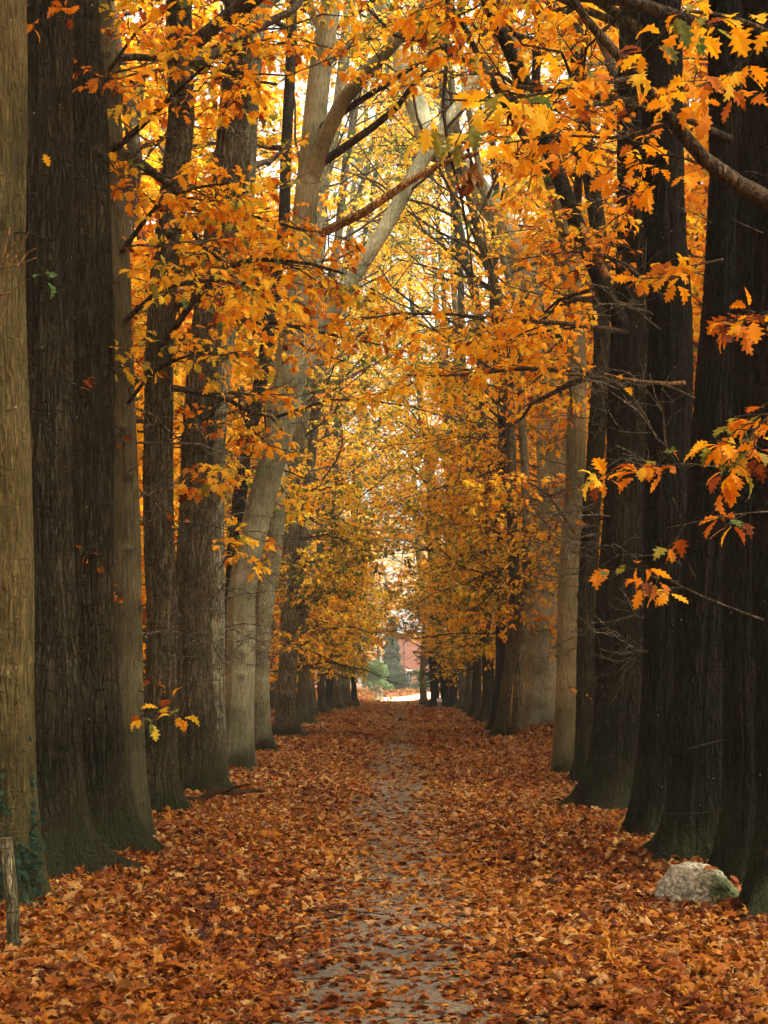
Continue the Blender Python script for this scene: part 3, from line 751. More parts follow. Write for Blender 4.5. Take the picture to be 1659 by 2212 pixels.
# right row
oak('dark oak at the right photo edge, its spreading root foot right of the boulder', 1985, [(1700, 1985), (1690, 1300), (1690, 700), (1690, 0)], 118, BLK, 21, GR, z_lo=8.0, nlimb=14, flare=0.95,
    limbs=[dict(pts=[(1760, 150, 8.6), (1650, 60, 8), (1520, 20, 7.7), (1440, 30, 7.5)], r=0.02, n2=8, l2=0.4, n3=2, l3=0.16, nl=3, size=0.13, tint=green_tint),
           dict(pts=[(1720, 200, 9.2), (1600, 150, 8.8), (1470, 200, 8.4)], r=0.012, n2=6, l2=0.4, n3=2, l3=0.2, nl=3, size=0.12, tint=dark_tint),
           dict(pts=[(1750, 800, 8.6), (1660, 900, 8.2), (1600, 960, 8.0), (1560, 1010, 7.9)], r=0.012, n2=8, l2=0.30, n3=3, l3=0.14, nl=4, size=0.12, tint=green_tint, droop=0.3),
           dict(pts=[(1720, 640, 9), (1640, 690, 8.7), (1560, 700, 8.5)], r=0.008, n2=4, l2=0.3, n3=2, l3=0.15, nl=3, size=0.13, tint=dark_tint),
           dict(pts=[(1720, 1100, 9), (1590, 1110, 8.6), (1440, 1140, 8.3)], r=0.006, n2=3, l2=0.2, n3=2, l3=0.12, nl=2, size=0.13, tint=green_tint)])
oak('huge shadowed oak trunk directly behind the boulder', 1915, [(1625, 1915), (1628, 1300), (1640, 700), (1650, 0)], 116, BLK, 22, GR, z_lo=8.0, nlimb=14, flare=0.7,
    limbs=[dict(pts=[(1700, 460, 9.6), (1659, 428, 9.3), (1600, 402, 9.0), (1530, 360, 8.9), (1450, 265, 8.8), (1380, 165, 8.7), (1290, 78, 8.6), (1235, 0, 8.5), (1200, -60, 8.4)], r=0.062, n2=0),
           dict(pts=[(1380, 165, 8.7), (1300, 180, 8.3), (1180, 200, 8.0), (1060, 220, 7.8), (960, 215, 7.6)], r=0.016, n2=11, l2=0.40, n3=2, l3=0.16, nl=3, size=0.135, tint=green_tint, t0=0.15),
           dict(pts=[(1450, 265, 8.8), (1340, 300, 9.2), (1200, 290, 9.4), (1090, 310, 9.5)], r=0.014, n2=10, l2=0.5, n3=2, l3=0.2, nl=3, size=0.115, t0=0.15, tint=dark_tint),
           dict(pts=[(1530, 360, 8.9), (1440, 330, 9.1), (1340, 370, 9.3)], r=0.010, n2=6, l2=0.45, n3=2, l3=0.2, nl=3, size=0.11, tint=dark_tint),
           dict(pts=[(1640, 1020, 9.4), (1480, 1000, 9.0), (1380, 1010, 8.8), (1280, 1030, 8.6)], r=0.009, n2=6, l2=0.22, n3=2, l3=0.12, nl=3, size=0.11, tint=green_tint, t0=0.35),
           dict(pts=[(1650, 1340, 9.4), (1520, 1290, 9.1), (1400, 1230, 8.9), (1320, 1225, 8.8)], r=0.008, n2=5, l2=0.16, n3=2, l3=0.10, nl=3, size=0.11, tint=green_tint, t0=0.5)])
oak('black-brown oak trunk with a broad foot touching the boulder on its left', 1868, [(1512, 1868), (1530, 1300), (1572, 700), (1585, 300), (1590, 0)], 128, BLK, 23, GR, z_lo=7.6, nlimb=16, flare=0.8,
    limbs=[dict(pts=[(1560, 560, 12.8), (1470, 580, 12.4), (1410, 610, 12.1)], r=0.012, n2=6, l2=0.4, n3=2, l3=0.2, nl=3, size=0.14, tint=dark_tint),
           dict(pts=[(1500, 860, 13), (1430, 828, 12.7), (1370, 826, 12.5), (1310, 808, 12.3)], r=0.013, n2=2, l2=0.3, n3=1, l3=0.2, nl=1),
           dict(pts=[(1580, 300, 12.8), (1440, 240, 12.2), (1300, 220, 11.8), (1180, 240, 11.5)], r=0.03, n2=12, l2=0.8, n3=4, l3=0.3, nl=3, size=0.1, tint=dark_tint)])
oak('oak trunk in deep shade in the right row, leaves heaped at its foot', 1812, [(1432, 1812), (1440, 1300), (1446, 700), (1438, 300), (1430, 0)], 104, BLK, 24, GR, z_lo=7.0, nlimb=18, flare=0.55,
    limbs=[dict(pts=[(1430, 640, 15), (1340, 560, 14.5), (1240, 540, 14), (1130, 560, 13.6)], r=0.022, n2=8, l2=0.7, n3=4, l3=0.3, nl=2, tint=dark_tint, bare=0.3)])
def torn(root, rng, base):
    m = MB()
    P = smooth_poly([W(x, y, 18.0) for x, y in ((1310, 600), (1275, 530), (1235, 450), (1215, 400), (1200, 345))], 20)
    trunk_mesh(m, rng, P, np.linspace(0.045, 0.02, 20), 8, 0, 3, 0, lump=0.2)
    m.build('torn_bark', [M_RAW], root, base)
    m = MB()
    P = smooth_poly([W(x, y, 15) for x, y in ((1480, 828), (1440, 830), (1390, 826), (1340, 818), (1305, 808))], 20)
    trunk_mesh(m, rng, P, np.linspace(0.024, 0.014, 20), 7, 0, 3, 0, lump=0.2)
    m.build('broken_branch', [M_RAW], root, base)
oak('wide dark oak with mossy roots whose upper trunk leans in over the path', 1752, [(1335, 1752), (1345, 1300), (1372, 900), (1385, 600), (1390, 300), (1380, 0)], 122, (0.028, 0.027, 0.017), 25, GR, z_lo=6.4, nlimb=20, flare=0.75,
    forks=[dict(pts=[(1378, 760, 0), (1330, 680, -.3), (1290, 590, -.5), (1240, 470, -.7), (1195, 345, -.8), (1130, 170, -1), (1060, 20, -1.2), (1000, -120, -1.4)], w=40, end=0.6)], extras=torn,
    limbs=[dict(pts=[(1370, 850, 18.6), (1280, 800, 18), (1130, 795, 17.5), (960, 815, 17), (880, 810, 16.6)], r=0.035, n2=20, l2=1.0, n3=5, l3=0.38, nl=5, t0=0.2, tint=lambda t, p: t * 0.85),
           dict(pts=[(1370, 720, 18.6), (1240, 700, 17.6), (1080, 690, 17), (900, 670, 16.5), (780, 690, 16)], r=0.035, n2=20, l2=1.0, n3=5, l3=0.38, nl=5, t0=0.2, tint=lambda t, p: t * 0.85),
           dict(pts=[(1380, 600, 18.6), (1290, 540, 17.8), (1200, 530, 17.2)], r=0.03, n2=10, l2=0.9, n3=4, l3=0.35, nl=3, tint=dark_tint)])
oak('narrow dark oak trunk with black knots, in front of two pale trunks', 1697, [(1262, 1697), (1268, 1300), (1288, 1000), (1302, 750), (1290, 500), (1262, 300), (1240, 0)], 42, DARK, 26, GR, z_lo=6.0, nlimb=18, flare=0.7, knobs=26, burrs=18, tufts=5)
oak('smooth light brown slim oak between a dark knotted trunk and a wide pale one', 1678, [(1216, 1678), (1230, 1300), (1241, 1100), (1247, 800), (1225, 500), (1170, 300), (1100, 80)], 48, (0.22, 0.205, 0.125), 27, GR, rough=0.2, z_lo=5.4, nlimb=20, flare=0.3, knobs=22,
    limbs=[dict(pts=[(1240, 1150, 25), (1180, 1060, 23.5), (1110, 1030, 22.6), (1030, 1040, 22)], r=0.025, n2=12, l2=0.9, n3=4, l3=0.4, nl=4)])
oak('widest pale silvery oak trunk, on a leaf mound right of the path', 1594, [(1164, 1594), (1176, 1300), (1190, 1100), (1200, 900), (1175, 700), (1125, 500), (1050, 370), (980, 310)], 76, (0.44, 0.48, 0.38), 28, GR, rough=0.4, z_lo=4.5, nlimb=22, flare=0.4, dens=1.1)
oak('slender grey oak stem touching the left side of the wide silvery oak', 1600, [(1122, 1600), (1128, 1300), (1140, 1000), (1120, 700), (1060, 400)], 22, GREY, 29, GR, z_lo=4.0, nlimb=20, dens=1.1)
oak('slim brown oak trunk with a black base, in front of the silvery oak', 1604, [(1088, 1604), (1106, 1300), (1112, 1000), (1085, 650), (1010, 300)], 26, BROWN, 30, GR, z_lo=3.6, nlimb=22, dens=1.1, flare=0.9)
oak('near-black oak trunk left of the slim brown one in the right row', 1588, [(1072, 1588), (1082, 1300), (1086, 1000)], 27, BLK, 31, GR, z_lo=2.8, nlimb=26, dens=1.2, flare=0.9)
oak('dark oak trunk behind the near-black one, its crown hanging low', 1566, [(1050, 1566), (1053, 1300)], 26, DARK, 32, GR, z_lo=2.4, nlimb=28, dens=1.2)
# far ends of both rows
farL = [(672, 1553, 20, GREY, 'grey'), (697, 1545, 17, BROWN, 'brown'), (713, 1539, 14, BLK, 'dark'), (728, 1536, 17, GREY, 'grey'), (746, 1531.5, 16, LGREY, 'pale'), (762, 1528.5, 12, BLK, 'black')]
ordw = ['sixth', 'fifth', 'fourth', 'third', 'second', 'last']
for k, (px, py, w, c, cn) in enumerate(farL):
    oak('distant %s oak trunk, %s from the far end of the left row' % (cn, ordw[k]) if k < 5 else 'distant black oak trunk ending the left row before the clearing', py, [(px, py), (px, py - 120)], w, c, 40 + k, GL, z_lo=2.2, nlimb=26 if k < 4 else 20, dens=1.1)
farR = [(1034, 1552, 20, DARK, 'dark'), (1017, 1545, 18, BROWN, 'brown'), (1001, 1538, 17, GREY, 'grey'), (976, 1532, 16, BLK, 'black'), (958, 1531.5, 17, BLK, 'black'), (939, 1531, 17, BLK, 'black'), (916, 1527, 14, GREY, 'pale grey')]
rl = ['distant dark oak trunk, first beyond the low-crowned one on the right', 'distant brown oak trunk right of the path, between a dark and a grey one', 'distant grey oak trunk just right of the black clump of three',
      'rightmost of the three black trunks clumped at the far end', 'middle of the three black trunks clumped at the far end', 'leftmost of the three black trunks clumped at the far end', 'pale grey trunk edging the bright opening on its right']
for k, (px, py, w, c, cn) in enumerate(farR):
    oak(rl[k], py, [(px, py), (px, py - 120)], w, c, 60 + k, GR, z_lo=2.0, nlimb=26 if k < 4 else 16, dens=1.1)

# ------------------------------------------------------------------ wood beyond the rows
def wood_tree(seed, low):
    rng = np.random.default_rng(seed)
    mb = MB(); C = smooth_poly([(0, 0, -0.1), (rng.normal(0, .2), 0, 6), (rng.normal(0, .6), rng.normal(0, .4), 13), (rng.normal(0, 1), rng.normal(0, 1), 22)], 30)
    R = 0.24 * np.clip(1 - 0.6 * C[:, 2] / 22, 0.2, 1)
    trunk_mesh(mb, rng, C, R, 14, 0.6, 3, 0)
    cb = MB(); n = 26
    z = np.linspace(low, 21, n); i = np.array([int(np.argmin(np.abs(C[:, 2] - q))) for q in z])
    az = rng.uniform(0, 2 * np.pi, n); ln = rng.uniform(2, 4.2, n) * (0.7 + 0.3 * np.sin(z / 21 * 3.1)); el = rng.uniform(0.1, 0.8, n)
    s = np.linspace(0, 1, 6)
    P = C[i][:, None] + np.stack([np.cos(az), np.sin(az), np.sin(el)], 1)[:, None] * s[None, :, None] * ln[:, None, None]
    P += rng.normal(0, 0.08, P.shape) * s[None, :, None]
    Rr = np.linspace(0.05, 0.015, 6)[None] * np.ones((n, 1))
    tubes(cb, P, Rr, 4, 1)
    foliage(cb, rng, P, Rr, 60, 8, 1.6, 5, 0.7, 5, 0.27, kind='low', flt=False)
    root = empty('oak_tree', (0, 0, 0))
    t = mb.build('trunk', [M_BARK], root); t.color = (*BROWN, 1)
    cb.build('crown', [M_LEAF, M_TWIG], root)
    return root
protos = [wood_tree(100, 2.5), wood_tree(101, 4.0), wood_tree(102, 1.2)]
used = [False] * 3
def place_wood(k, x, y, rz, s, label, group):
    src = protos[k]
    if not used[k]:
        used[k] = True; r = src
    else:
        r = src.copy(); sc.collection.objects.link(r)
        for ch in src.children:
            c = ch.copy(); sc.collection.objects.link(c); c.parent = r
    r.location = (x, y, 0); r.rotation_euler = (0, 0, rz); r.scale = (s, s, s)
    tag(r, label, 'tree', group)
rng = np.random.default_rng(77)
for side, gl in ((-1, 'left'), (1, 'right')):
    for y in np.arange(23, 110, 6.5):
        place_wood(int(rng.integers(0, 3)), side * (6.3 + rng.uniform(-.5, .5)), y + rng.uniform(-1, 1), rng.uniform(0, 6.28), rng.uniform(0.85, 1.1),
                   'woodland oak with orange leaves, glimpsed behind the %s row of trunks' % gl, 'woodland trees behind the %s row' % gl)
    for row, xo in enumerate((8.0, 11.0, 15.0)):
        for y in np.arange(17 + row * 3, 112, 7.0 - row):
            if abs(xo) > 0.35 * y + 9: continue
            place_wood(int(rng.integers(0, 3)), side * (xo + rng.uniform(-1, 1)), y + rng.uniform(-2, 2), rng.uniform(0, 6.28), rng.uniform(0.85, 1.15),
                       'woodland oak with orange leaves, glimpsed behind the %s row of trunks' % gl, 'woodland trees behind the %s row' % gl)
for k, (x, y) in enumerate([(-4.6, 127), (5.4, 131), (-16, 150), (-10, 158), (-5.5, 140), (-3.2, 215), (3.0, 228), (9, 150), (13, 165), (7.5, 205), (-9, 205), (0, 250), (-6, 250), (6, 252), (12, 235), (-14, 235)]):
    place_wood(k % 3 if y > 140 else 1, x, y, k * 1.3, 1.15 if y > 140 else 1.0, 'golden tree glowing beyond the clearing at the end of the path', 'golden trees beyond the clearing')

# the avenue carries on behind the viewer: unseen oaks added to shade the foreground
for k, (x, y) in enumerate([(-3.6, 0.5), (3.7, 0.0), (-3.4, -4.5), (3.4, -5), (-3.4, -10), (3.4, -11), (-10, 9), (9.5, 8), (-10, 15), (9.5, 14), (-9, 2), (9, 1), (0.5, -17), (-6.5, -3), (6.5, -2), (6.5, 4.5), (0, -7)]):
    place_wood((k + 1) % 3 if k > 7 else 1, x, y, k * 1.7, 1.1, 'unseen oak added beside or behind the viewpoint to shade the foreground', 'unseen oaks added beside and behind the viewpoint')

# undergrowth between the wood's trunks
rng = np.random.default_rng(91)
ug = MB(); n = 60000
k = rng.integers(0, 420, n)
cx = rng.uniform(6.0, 20, 420) * rng.choice([-1, 1], 420); cy = rng.uniform(16, 118, 420); ch = rng.uniform(0.4, 4.5, 420); cr = rng.uniform(.5, 1.3, 420)
p = np.stack([cx[k] + rng.normal(0, 1, n) * cr[k] * .7, cy[k] + rng.normal(0, 1, n) * cr[k] * .7, np.abs(ch[k] + rng.normal(0, 1, n) * cr[k] * .8) + .05], 1)
s = np.abs(p[:, 0]) > 4.6; p = p[s]; k = k[s]; n = len(p)
tt = np.where(rng.random(420) < .45, rng.uniform(.93, 1.0, 420), rng.uniform(.2, .6, 420))[k] + rng.normal(0, .06, n)
add_leaves(ug, rng, p, rng.normal(0, 1, (n, 3)), norm(rng.normal(0, .6, (n, 3)) + [0, 0, 1]), rng.uniform(.15, .34, n), np.clip(tt, 0, 1), 'low')
tag(ug.build('undergrowth', [M_LEAF]), 'tangled orange and dark green undergrowth in the wood behind both rows', 'undergrowth', kind='stuff')

# ------------------------------------------------------------------ shrubs
def shrub(name, label, loc, w, d, h, n, size, t0, t1, seed, group=None, stems=5):
    rng = np.random.default_rng(seed)
    root = empty(name, loc); tag(root, label, 'shrub', group)
    mb = MB()
    m = 26
    c = np.stack([rng.normal(0, w * 0.24, m), rng.normal(0, d * 0.24, m), h * rng.uniform(0.15, 0.8, m)], 1)
    c[:, :2] *= (1.15 - 0.6 * c[:, 2:3] / h)
    q = rng.integers(0, m, n)
    p = c[q] + norm(rng.normal(0, 1, (n, 3))) * (rng.random((n, 1)) ** 0.4) * np.array([w * .2, d * .2, h * .17])
    p[:, 2] = np.clip(p[:, 2], 0.02, h)
    ax = norm((p - np.array([0, 0, h * .3])) + rng.normal(0, .5, (n, 3))); nr = norm(rng.normal(0, .5, (n, 3)) + [0, 0, 1])
    add_leaves(mb, rng, p, ax, nr, size * rng.uniform(.7, 1.2, n), np.clip(rng.uniform(t0, t1, n) + rng.normal(0, .1, m)[q], 0, 1), 'low')
    P = np.stack([smooth_poly([(rng.normal(0, .1), rng.normal(0, .1), 0), c[k] * [.5, .5, .6], c[k]], 6) for k in range(stems)])
    sb = MB(); tubes(sb, P, np.linspace(.03, .01, 6)[None] * np.ones((stems, 1)), 5, 0)
    mb.build('foliage', [M_GREEN], root); sb.build('stem', [M_TWIG], root)
    return root
shrub('rhododendron', 'pale green rhododendron left of the far opening, above the dead stump', (-2.45, 146, .4), 3.4, 2.4, 3.3, 4200, .22, .75, 1.0, 1)
shrub('rhododendron', 'pale green rhododendron right of the far opening, beside the grey trunk', (2.3, 158, .42), 1.8, 1.6, 2.4, 2200, .22, .75, 1.0, 2)
shrub('yew_shrub', 'low dark green shrub on the far side of the pale lane, below the brick wall', (-0.3, 176, .42), 5.2, 2.2, 2.3, 5600, .2, .12, .45, 3)
shrub('holly_bush', 'dark holly bush in the gap behind the left row', (-5.4, 30, 0), 2.4, 2.4, 3.4, 3500, .12, .1, .5, 4)
shrub('holly_bush', 'dark holly bush farther back behind the left row', (-5.0, 40, 0), 2.4, 3, 4.4, 3500, .14, .1, .5, 5)
shrub('holly_bush', 'black-green holly bush filling the gap behind the clump of three black trunks', (3.5, 102, 0), 4.0, 2.4, 4.6, 5000, .2, .0, .25, 6)
shrub('holly_bush', 'black-green holly bush behind the last trunks of the left row', (-4.3, 104, 0), 2.6, 2.4, 4.0, 3500, .2, .0, .3, 7)
# conifer
rng = np.random.default_rng(9)
root = empty('yew_tree', (-1.05, 186, .42)); tag(root, 'narrow dark evergreen with drooping boughs left of the brick house', 'tree')
mb = MB(); n = 7000
h = 0.8 + rng.random(n) ** 0.8 * 8.2; az = rng.uniform(0, 6.28, n); r = (1.35 - 0.11 * h) * (0.4 + 0.6 * rng.random(n) ** 0.5) * (1 + .25 * np.sin(h * 5 + az * 2))
p = np.stack([r * np.cos(az), r * np.sin(az), h], 1)
add_leaves(mb, rng, p, norm(np.stack([np.cos(az), np.sin(az), -1.4 + 0 * az], 1) + rng.normal(0, .3, (n, 3))), norm(rng.normal(0, .5, (n, 3)) + [0, 0, 1]), rng.uniform(.18, .36, n), rng.uniform(0, .22, n), 'low')
mb.build('crown', [M_GREEN], root)
tb = MB(); C = smooth_poly([(0, 0, -.1), (0, 0, 9)], 20); trunk_mesh(tb, rng, C, np.linspace(.16, .04, 20), 10, .3, 1, 0); t = tb.build('trunk', [M_BARK], root); t.color = (*DARK, 1)

# ------------------------------------------------------------------ brick house
def box(mb, x0, x1, y0, y1, z0, z1, mat=0):
    v = [(x0, y0, z0), (x1, y0, z0), (x1, y1, z0), (x0, y1, z0), (x0, y0, z1), (x1, y0, z1), (x1, y1, z1), (x0, y1, z1)]
    mb.add(v, [0, 3, 2, 1, 4, 5, 6, 7, 0, 1, 5, 4, 1, 2, 6, 5, 2, 3, 7, 6, 3, 0, 4, 7], [4] * 6, mat)
m_brick, nt, out = new_mat('red_brick'); L = nt.links
tc = N(nt, 'ShaderNodeTexCoord'); br = N(nt, 'ShaderNodeTexBrick', Scale=1.0)
mp = N(nt, 'ShaderNodeMapping'); mp.inputs['Rotation'].default_value = (math.radians(90), 0, 0); L.new(tc.outputs['Object'], mp.inputs[0]); L.new(mp.outputs[0], br.inputs['Vector'])
br.inputs['Color1'].default_value = (.22, .055, .025, 1); br.inputs['Color2'].default_value = (.18, .045, .022, 1); br.inputs['Mortar'].default_value = (.2, .13, .1, 1)
br.inputs['Brick Width'].default_value = .22; br.inputs['Row Height'].default_value = .075; br.inputs['Mortar Size'].default_value = .008
p = N(nt, 'ShaderNodeBsdfPrincipled', Roughness=.9); L.new(br.outputs[0], p.inputs['Base Color']); L.new(p.outputs[0], out.inputs[0])
def plain(name, c, rough=.6, metal=0):
    m, nt, out = new_mat(name); tc = N(nt, 'ShaderNodeTexCoord'); nz = N(nt, 'ShaderNodeTexNoise', Scale=6.0, Detail=4.0); nt.links.new(tc.outputs['Object'], nz.inputs['Vector'])
    r = ramp(nt, [(.3, [q * .8 for q in c]), (.7, [min(1, q * 1.15) for q in c])]); nt.links.new(nz.outputs[0], r.inputs[0])
    p = N(nt, 'ShaderNodeBsdfPrincipled', Roughness=rough, Metallic=metal); nt.links.new(r.outputs[0], p.inputs['Base Color']); nt.links.new(p.outputs[0], out.inputs[0]); return m
m_white = plain('white_paint', (.78, .77, .72)); m_slate = plain('roof_slate', (.12, .11, .11)); m_glass = plain('dark_glass', (.04, .05, .06), .1); m_iron = plain('dark_iron', (.05, .045, .04), .6)
hx, hy = -1.0, 192.0
house = empty('brick_house', (hx, hy, .42)); tag(house, 'red brick house seen through the far opening beyond the lane', 'house')
mb = MB()
# wall with real window openings: piers and spandrels
wins = [(1.72, 2.5), (5.0, 6.2), (8.2, 9.4)]; rows = [(0.9, 2.35), (4.0, 5.4)]
xs_ = [0] + [q for w in wins for q in w] + [12]; 
for a in range(0, len(xs_), 2): box(mb, xs_[a], xs_[a + 1], 0, .3, 0, 7)
for w in wins:
    zz = [0, rows[0][0], rows[0][1], rows[1][0], rows[1][1], 7]
    if w[0] < 2: zz = zz[:3] + [7]
    for a in range(0, len(zz), 2): box(mb, w[0], w[1], .003, .297, zz[a], zz[a + 1])
box(mb, 0, .3, .3, 8, 0, 7); box(mb, 11.7, 12, .3, 8, 0, 7); box(mb, .3, 11.7, 7.7, 8, 0, 7)
mb.build('wall', [m_brick], house)
rb = MB(); v = [(-.3, -.3, 7), (12.3, -.3, 7), (12.3, 8.3, 7), (-.3, 8.3, 7), (-.3, 4, 10.2), (12.3, 4, 10.2)]
rb.add(v, [0, 1, 5, 4, 2, 3, 4, 5, 3, 0, 4, 1, 2, 5, 0, 3, 2, 1], [4, 4, 3, 3, 4]); rb.build('roof', [m_slate], house)
for w in wins:
    for r_ in rows:
        if w[0] < 2 and r_[0] > 3: continue
        f = MB(); t = .07
        box(f, w[0], w[1], .10, .16, r_[0], r_[0] + t); box(f, w[0], w[1], .10, .16, r_[1] - t, r_[1]); box(f, w[0], w[0] + t, .10, .16, r_[0] + t, r_[1] - t); box(f, w[1] - t, w[1], .10, .16, r_[0] + t, r_[1] - t)
        mx = (w[0] + w[1]) / 2; box(f, mx - .03, mx + .03, .11, .15, r_[0] + t, r_[1] - t)
        zc = (r_[0] + r_[1]) / 2; box(f, w[0] + t, mx - .03, .11, .15, zc - .025, zc + .025); box(f, mx + .03, w[1] - t, .11, .15, zc - .025, zc + .025)
        wo = f.build('window', [m_white], house)
        g = MB(); box(g, w[0] + t, w[1] - t, .13, .14, r_[0] + t, r_[1] - t); g.build('pane', [m_glass], wo)
        s = MB(); box(s, w[0] - .1, w[1] + .1, -.12, -.003, r_[0] - .14, r_[0] - .004); s.build('sill', [m_white], wo); s = MB(); box(s, w[0] - .05, w[1] + .05, -.06, -.003, r_[1] + .02, r_[1] + .2); s.build('lintel', [m_white], wo)
d = MB(); tubes(d, np.array([[(1.5, -.08, 0), (1.5, -.08, 3.5), (1.5, -.08, 6.9)]]), np.full((1, 3), .05), 8); d.build('drainpipe', [m_iron], house)

# ------------------------------------------------------------------ stump, marker post, boulder, post, stick
rng = np.random.default_rng(31)
root = empty('dead_stump', W(817, 1512, 118)[:2] + (0,)); tag(root, 'bleached dead stump with root arms, left edge of the far opening', 'stump')
mb = MB(); C = smooth_poly([(0, 0, -.05), (.02, 0, .5), (.0, 0, 1.15)], 24); trunk_mesh(mb, rng, C, np.linspace(.24, .2, 24), 24, .7, 6, 10, lump=.10)
for k in range(7):
    a = rng.uniform(0, 6.28); P = smooth_poly([(0, 0, .8 + rng.uniform(-.2, .3)), (.25 * math.cos(a), .2 * math.sin(a), 1.0 + rng.uniform(-.3, .3)), (.42 * math.cos(a + .3), .3 * math.sin(a), 1.15 + rng.uniform(-.6, .3))], 8)
    tubes(mb, P[None], np.linspace(.09, .03, 8)[None], 7)
o = mb.build('stump_wood', [M_STUMP], root)
mb = MB(); tubes(mb, np.array([[(0, 0, -.05), (0, 0, .5), (0.01, 0, .98)]]), np.full((1, 3), .03), 8)
box(mb, -.04, .04, -.04, .04, .98, 1.02)
tag(mb.build('marker_post', [m_iron], origin=W(803, 1516, 115)[:2] + (0,), local=True), 'thin dark iron post left of the bleached stump', 'post')
x, y, _ = W(949, 1531, 84)
pr = empty('marker_post', (x, y, 0)); tag(pr, 'low white-topped marker post before the black far trunks', 'post')
mb = MB(); box(mb, -.10, .10, -.06, .06, -.05, .42); mb.build('shaft', [plain('grey_post', (.2, .19, .17))], pr)
mb = MB(); box(mb, -.13, .13, -.08, .08, .424, .62); mb.build('cap', [m_white], pr)

def boulder():
    rng = np.random.default_rng(4)
    import bmesh
    bm = bmesh.new(); bmesh.ops.create_icosphere(bm, subdivisions=6, radius=1)
    V = np.array([v.co[:] for v in bm.verts]); F = np.array([[v.index for v in f.verts] for f in bm.faces]); bm.free()
    # cut by planes for angular faces
    planes = [((-1, -.25, .15), .80), ((-.55, -.5, .75), .86), ((0, -.15, 1), .78), ((.55, -.3, .75), .74), ((.1, -1, .25), .76), ((.6, -.9, .3), .80), ((1, 0, .2), .93), ((-.7, -.9, .1), .80), ((0, 1, 0), .8)]
    D = norm(V)
    r = np.ones(len(V))
    for nrm_, dd in planes:
        nn = norm(np.array(nrm_)); c = D @ nn
        lim = np.where(c > .05, dd / np.maximum(c, .05), 9)
        r = -np.log(np.exp(-14 * r) + np.exp(-14 * np.minimum(lim, 3))) / 14
    for k in range(60):
        k1 = rng.normal(0, 1, 3) * (2 + k * .9); r = r + (.030 / (1 + k * .18)) * np.sin(D @ k1 + rng.uniform(0, 6.28))
    V = D * r[:, None] * np.array([.345, .26, .25])
    V[:, 2] -= 0.16 * np.clip((V[:, 0] - .0) / .3, 0, 1) ** 1.5 * (V[:, 2] > 0)
    V = V * 1.0
    mb = MB(); mb.add(V, F, np.full(len(F), 3), smooth=True)
    m, nt, out = new_mat('lichen_stone'); L = nt.links
    tc = N(nt, 'ShaderNodeTexCoord'); n1 = N(nt, 'ShaderNodeTexNoise', Scale=24.0, Detail=10.0, Roughness=.75); n2 = N(nt, 'ShaderNodeTexNoise', Scale=4.5, Detail=5.0, Roughness=.7)
    mp = N(nt, 'ShaderNodeMapping'); mp.inputs['Rotation'].default_value = (0, math.radians(35), 0); mp.inputs['Scale'].default_value = (1.6, 1, 1.0)
    L.new(tc.outputs['Object'], mp.inputs[0]); L.new(mp.outputs[0], n1.inputs['Vector']); L.new(tc.outputs['Object'], n2.inputs['Vector'])
    r1 = ramp(nt, [(.32, (.05, .05, .03)), (.46, (.22, .22, .16)), (.62, (.62, .60, .50))]); L.new(n1.outputs[0], r1.inputs[0])
    sx = N(nt, 'ShaderNodeSeparateXYZ'); L.new(tc.outputs['Object'], sx.inputs[0])
    a1 = N(nt, 'ShaderNodeMath', operation='MULTIPLY_ADD'); a1.inputs[1].default_value = .85; L.new(sx.outputs[0], a1.inputs[0]); L.new(n2.outputs[0], a1.inputs[2])
    a2 = N(nt, 'ShaderNodeMath', operation='MULTIPLY_ADD'); a2.inputs[1].default_value = -.5; L.new(sx.outputs[2], a2.inputs[0]); L.new(a1.outputs[0], a2.inputs[2])
    r2 = ramp(nt, [(.44, (0, 0, 0)), (.56, (.92, .92, .92))]); L.new(a2.outputs[0], r2.inputs[0])
    r3 = ramp(nt, [(.35, (.03, .05, .015)), (.65, (.12, .17, .05))]); L.new(n1.outputs[0], r3.inputs[0])
    p = N(nt, 'ShaderNodeBsdfPrincipled', Roughness=.9); L.new(mixrgb(nt, r2.outputs[0], r1.outputs[0], r3.outputs[0]), p.inputs['Base Color'])
    bp = N(nt, 'ShaderNodeBump', Strength=.8, Distance=.02); L.new(n1.outputs[0], bp.inputs['Height']); L.new(bp.outputs[0], p.inputs['Normal']); L.new(p.outputs[0], out.inputs[0])
    x, y, z = W(1520, 1915, 10.75)
    o = mb.build('boulder', [m], origin=(x, y, .10), local=True); tag(o, 'pale grey lichened boulder with mossy right side at the foot of a dark oak', 'boulder')
boulder()

x, y, _ = W(27, 2075, 8.75)
mb = MB()
C = smooth_poly([(x + .012, y, -.1), (x, y, .3), (x - .035, y, .70)], 30)
rr = np.full(30, .038); trunk_mesh(mb, rng, C, rr, 24, 0, 3, 0, lump=.02)
a = np.arange(24); mb.add(mb.v[0][-24:], a, [24])
tag(mb.build('wooden_post', [M_PALEWOOD], origin=(x, y, 0)), 'short weathered round wooden post greened by algae, bottom left corner', 'post')

mb = MB(); P = smooth_poly([W(388, 1742, 19.2), W(430, 1730, 19.3), W(468, 1708, 19.5), W(506, 1713, 19.7), W(540, 1708, 19.9), W(568, 1709, 20.1)], 26)
P[:, 2] = np.maximum(P[:, 2], terrain(P[:, 0], P[:, 1]) + .05)
trunk_mesh(mb, rng, P, np.linspace(.05, .018, 26), 10, 0, 3, 0, lump=.15)
tubes(mb, np.array([smooth_poly([P[13], P[13] + [.2, -.2, .10], P[13] + [.35, -.3, .12]], 5)]), np.linspace(.02, .008, 5)[None], 6)
tag(mb.build('fallen_branch', [M_STICK], origin=tuple(P[0])), 'crooked fallen branch lying on the leaves beside the left row', 'branch')

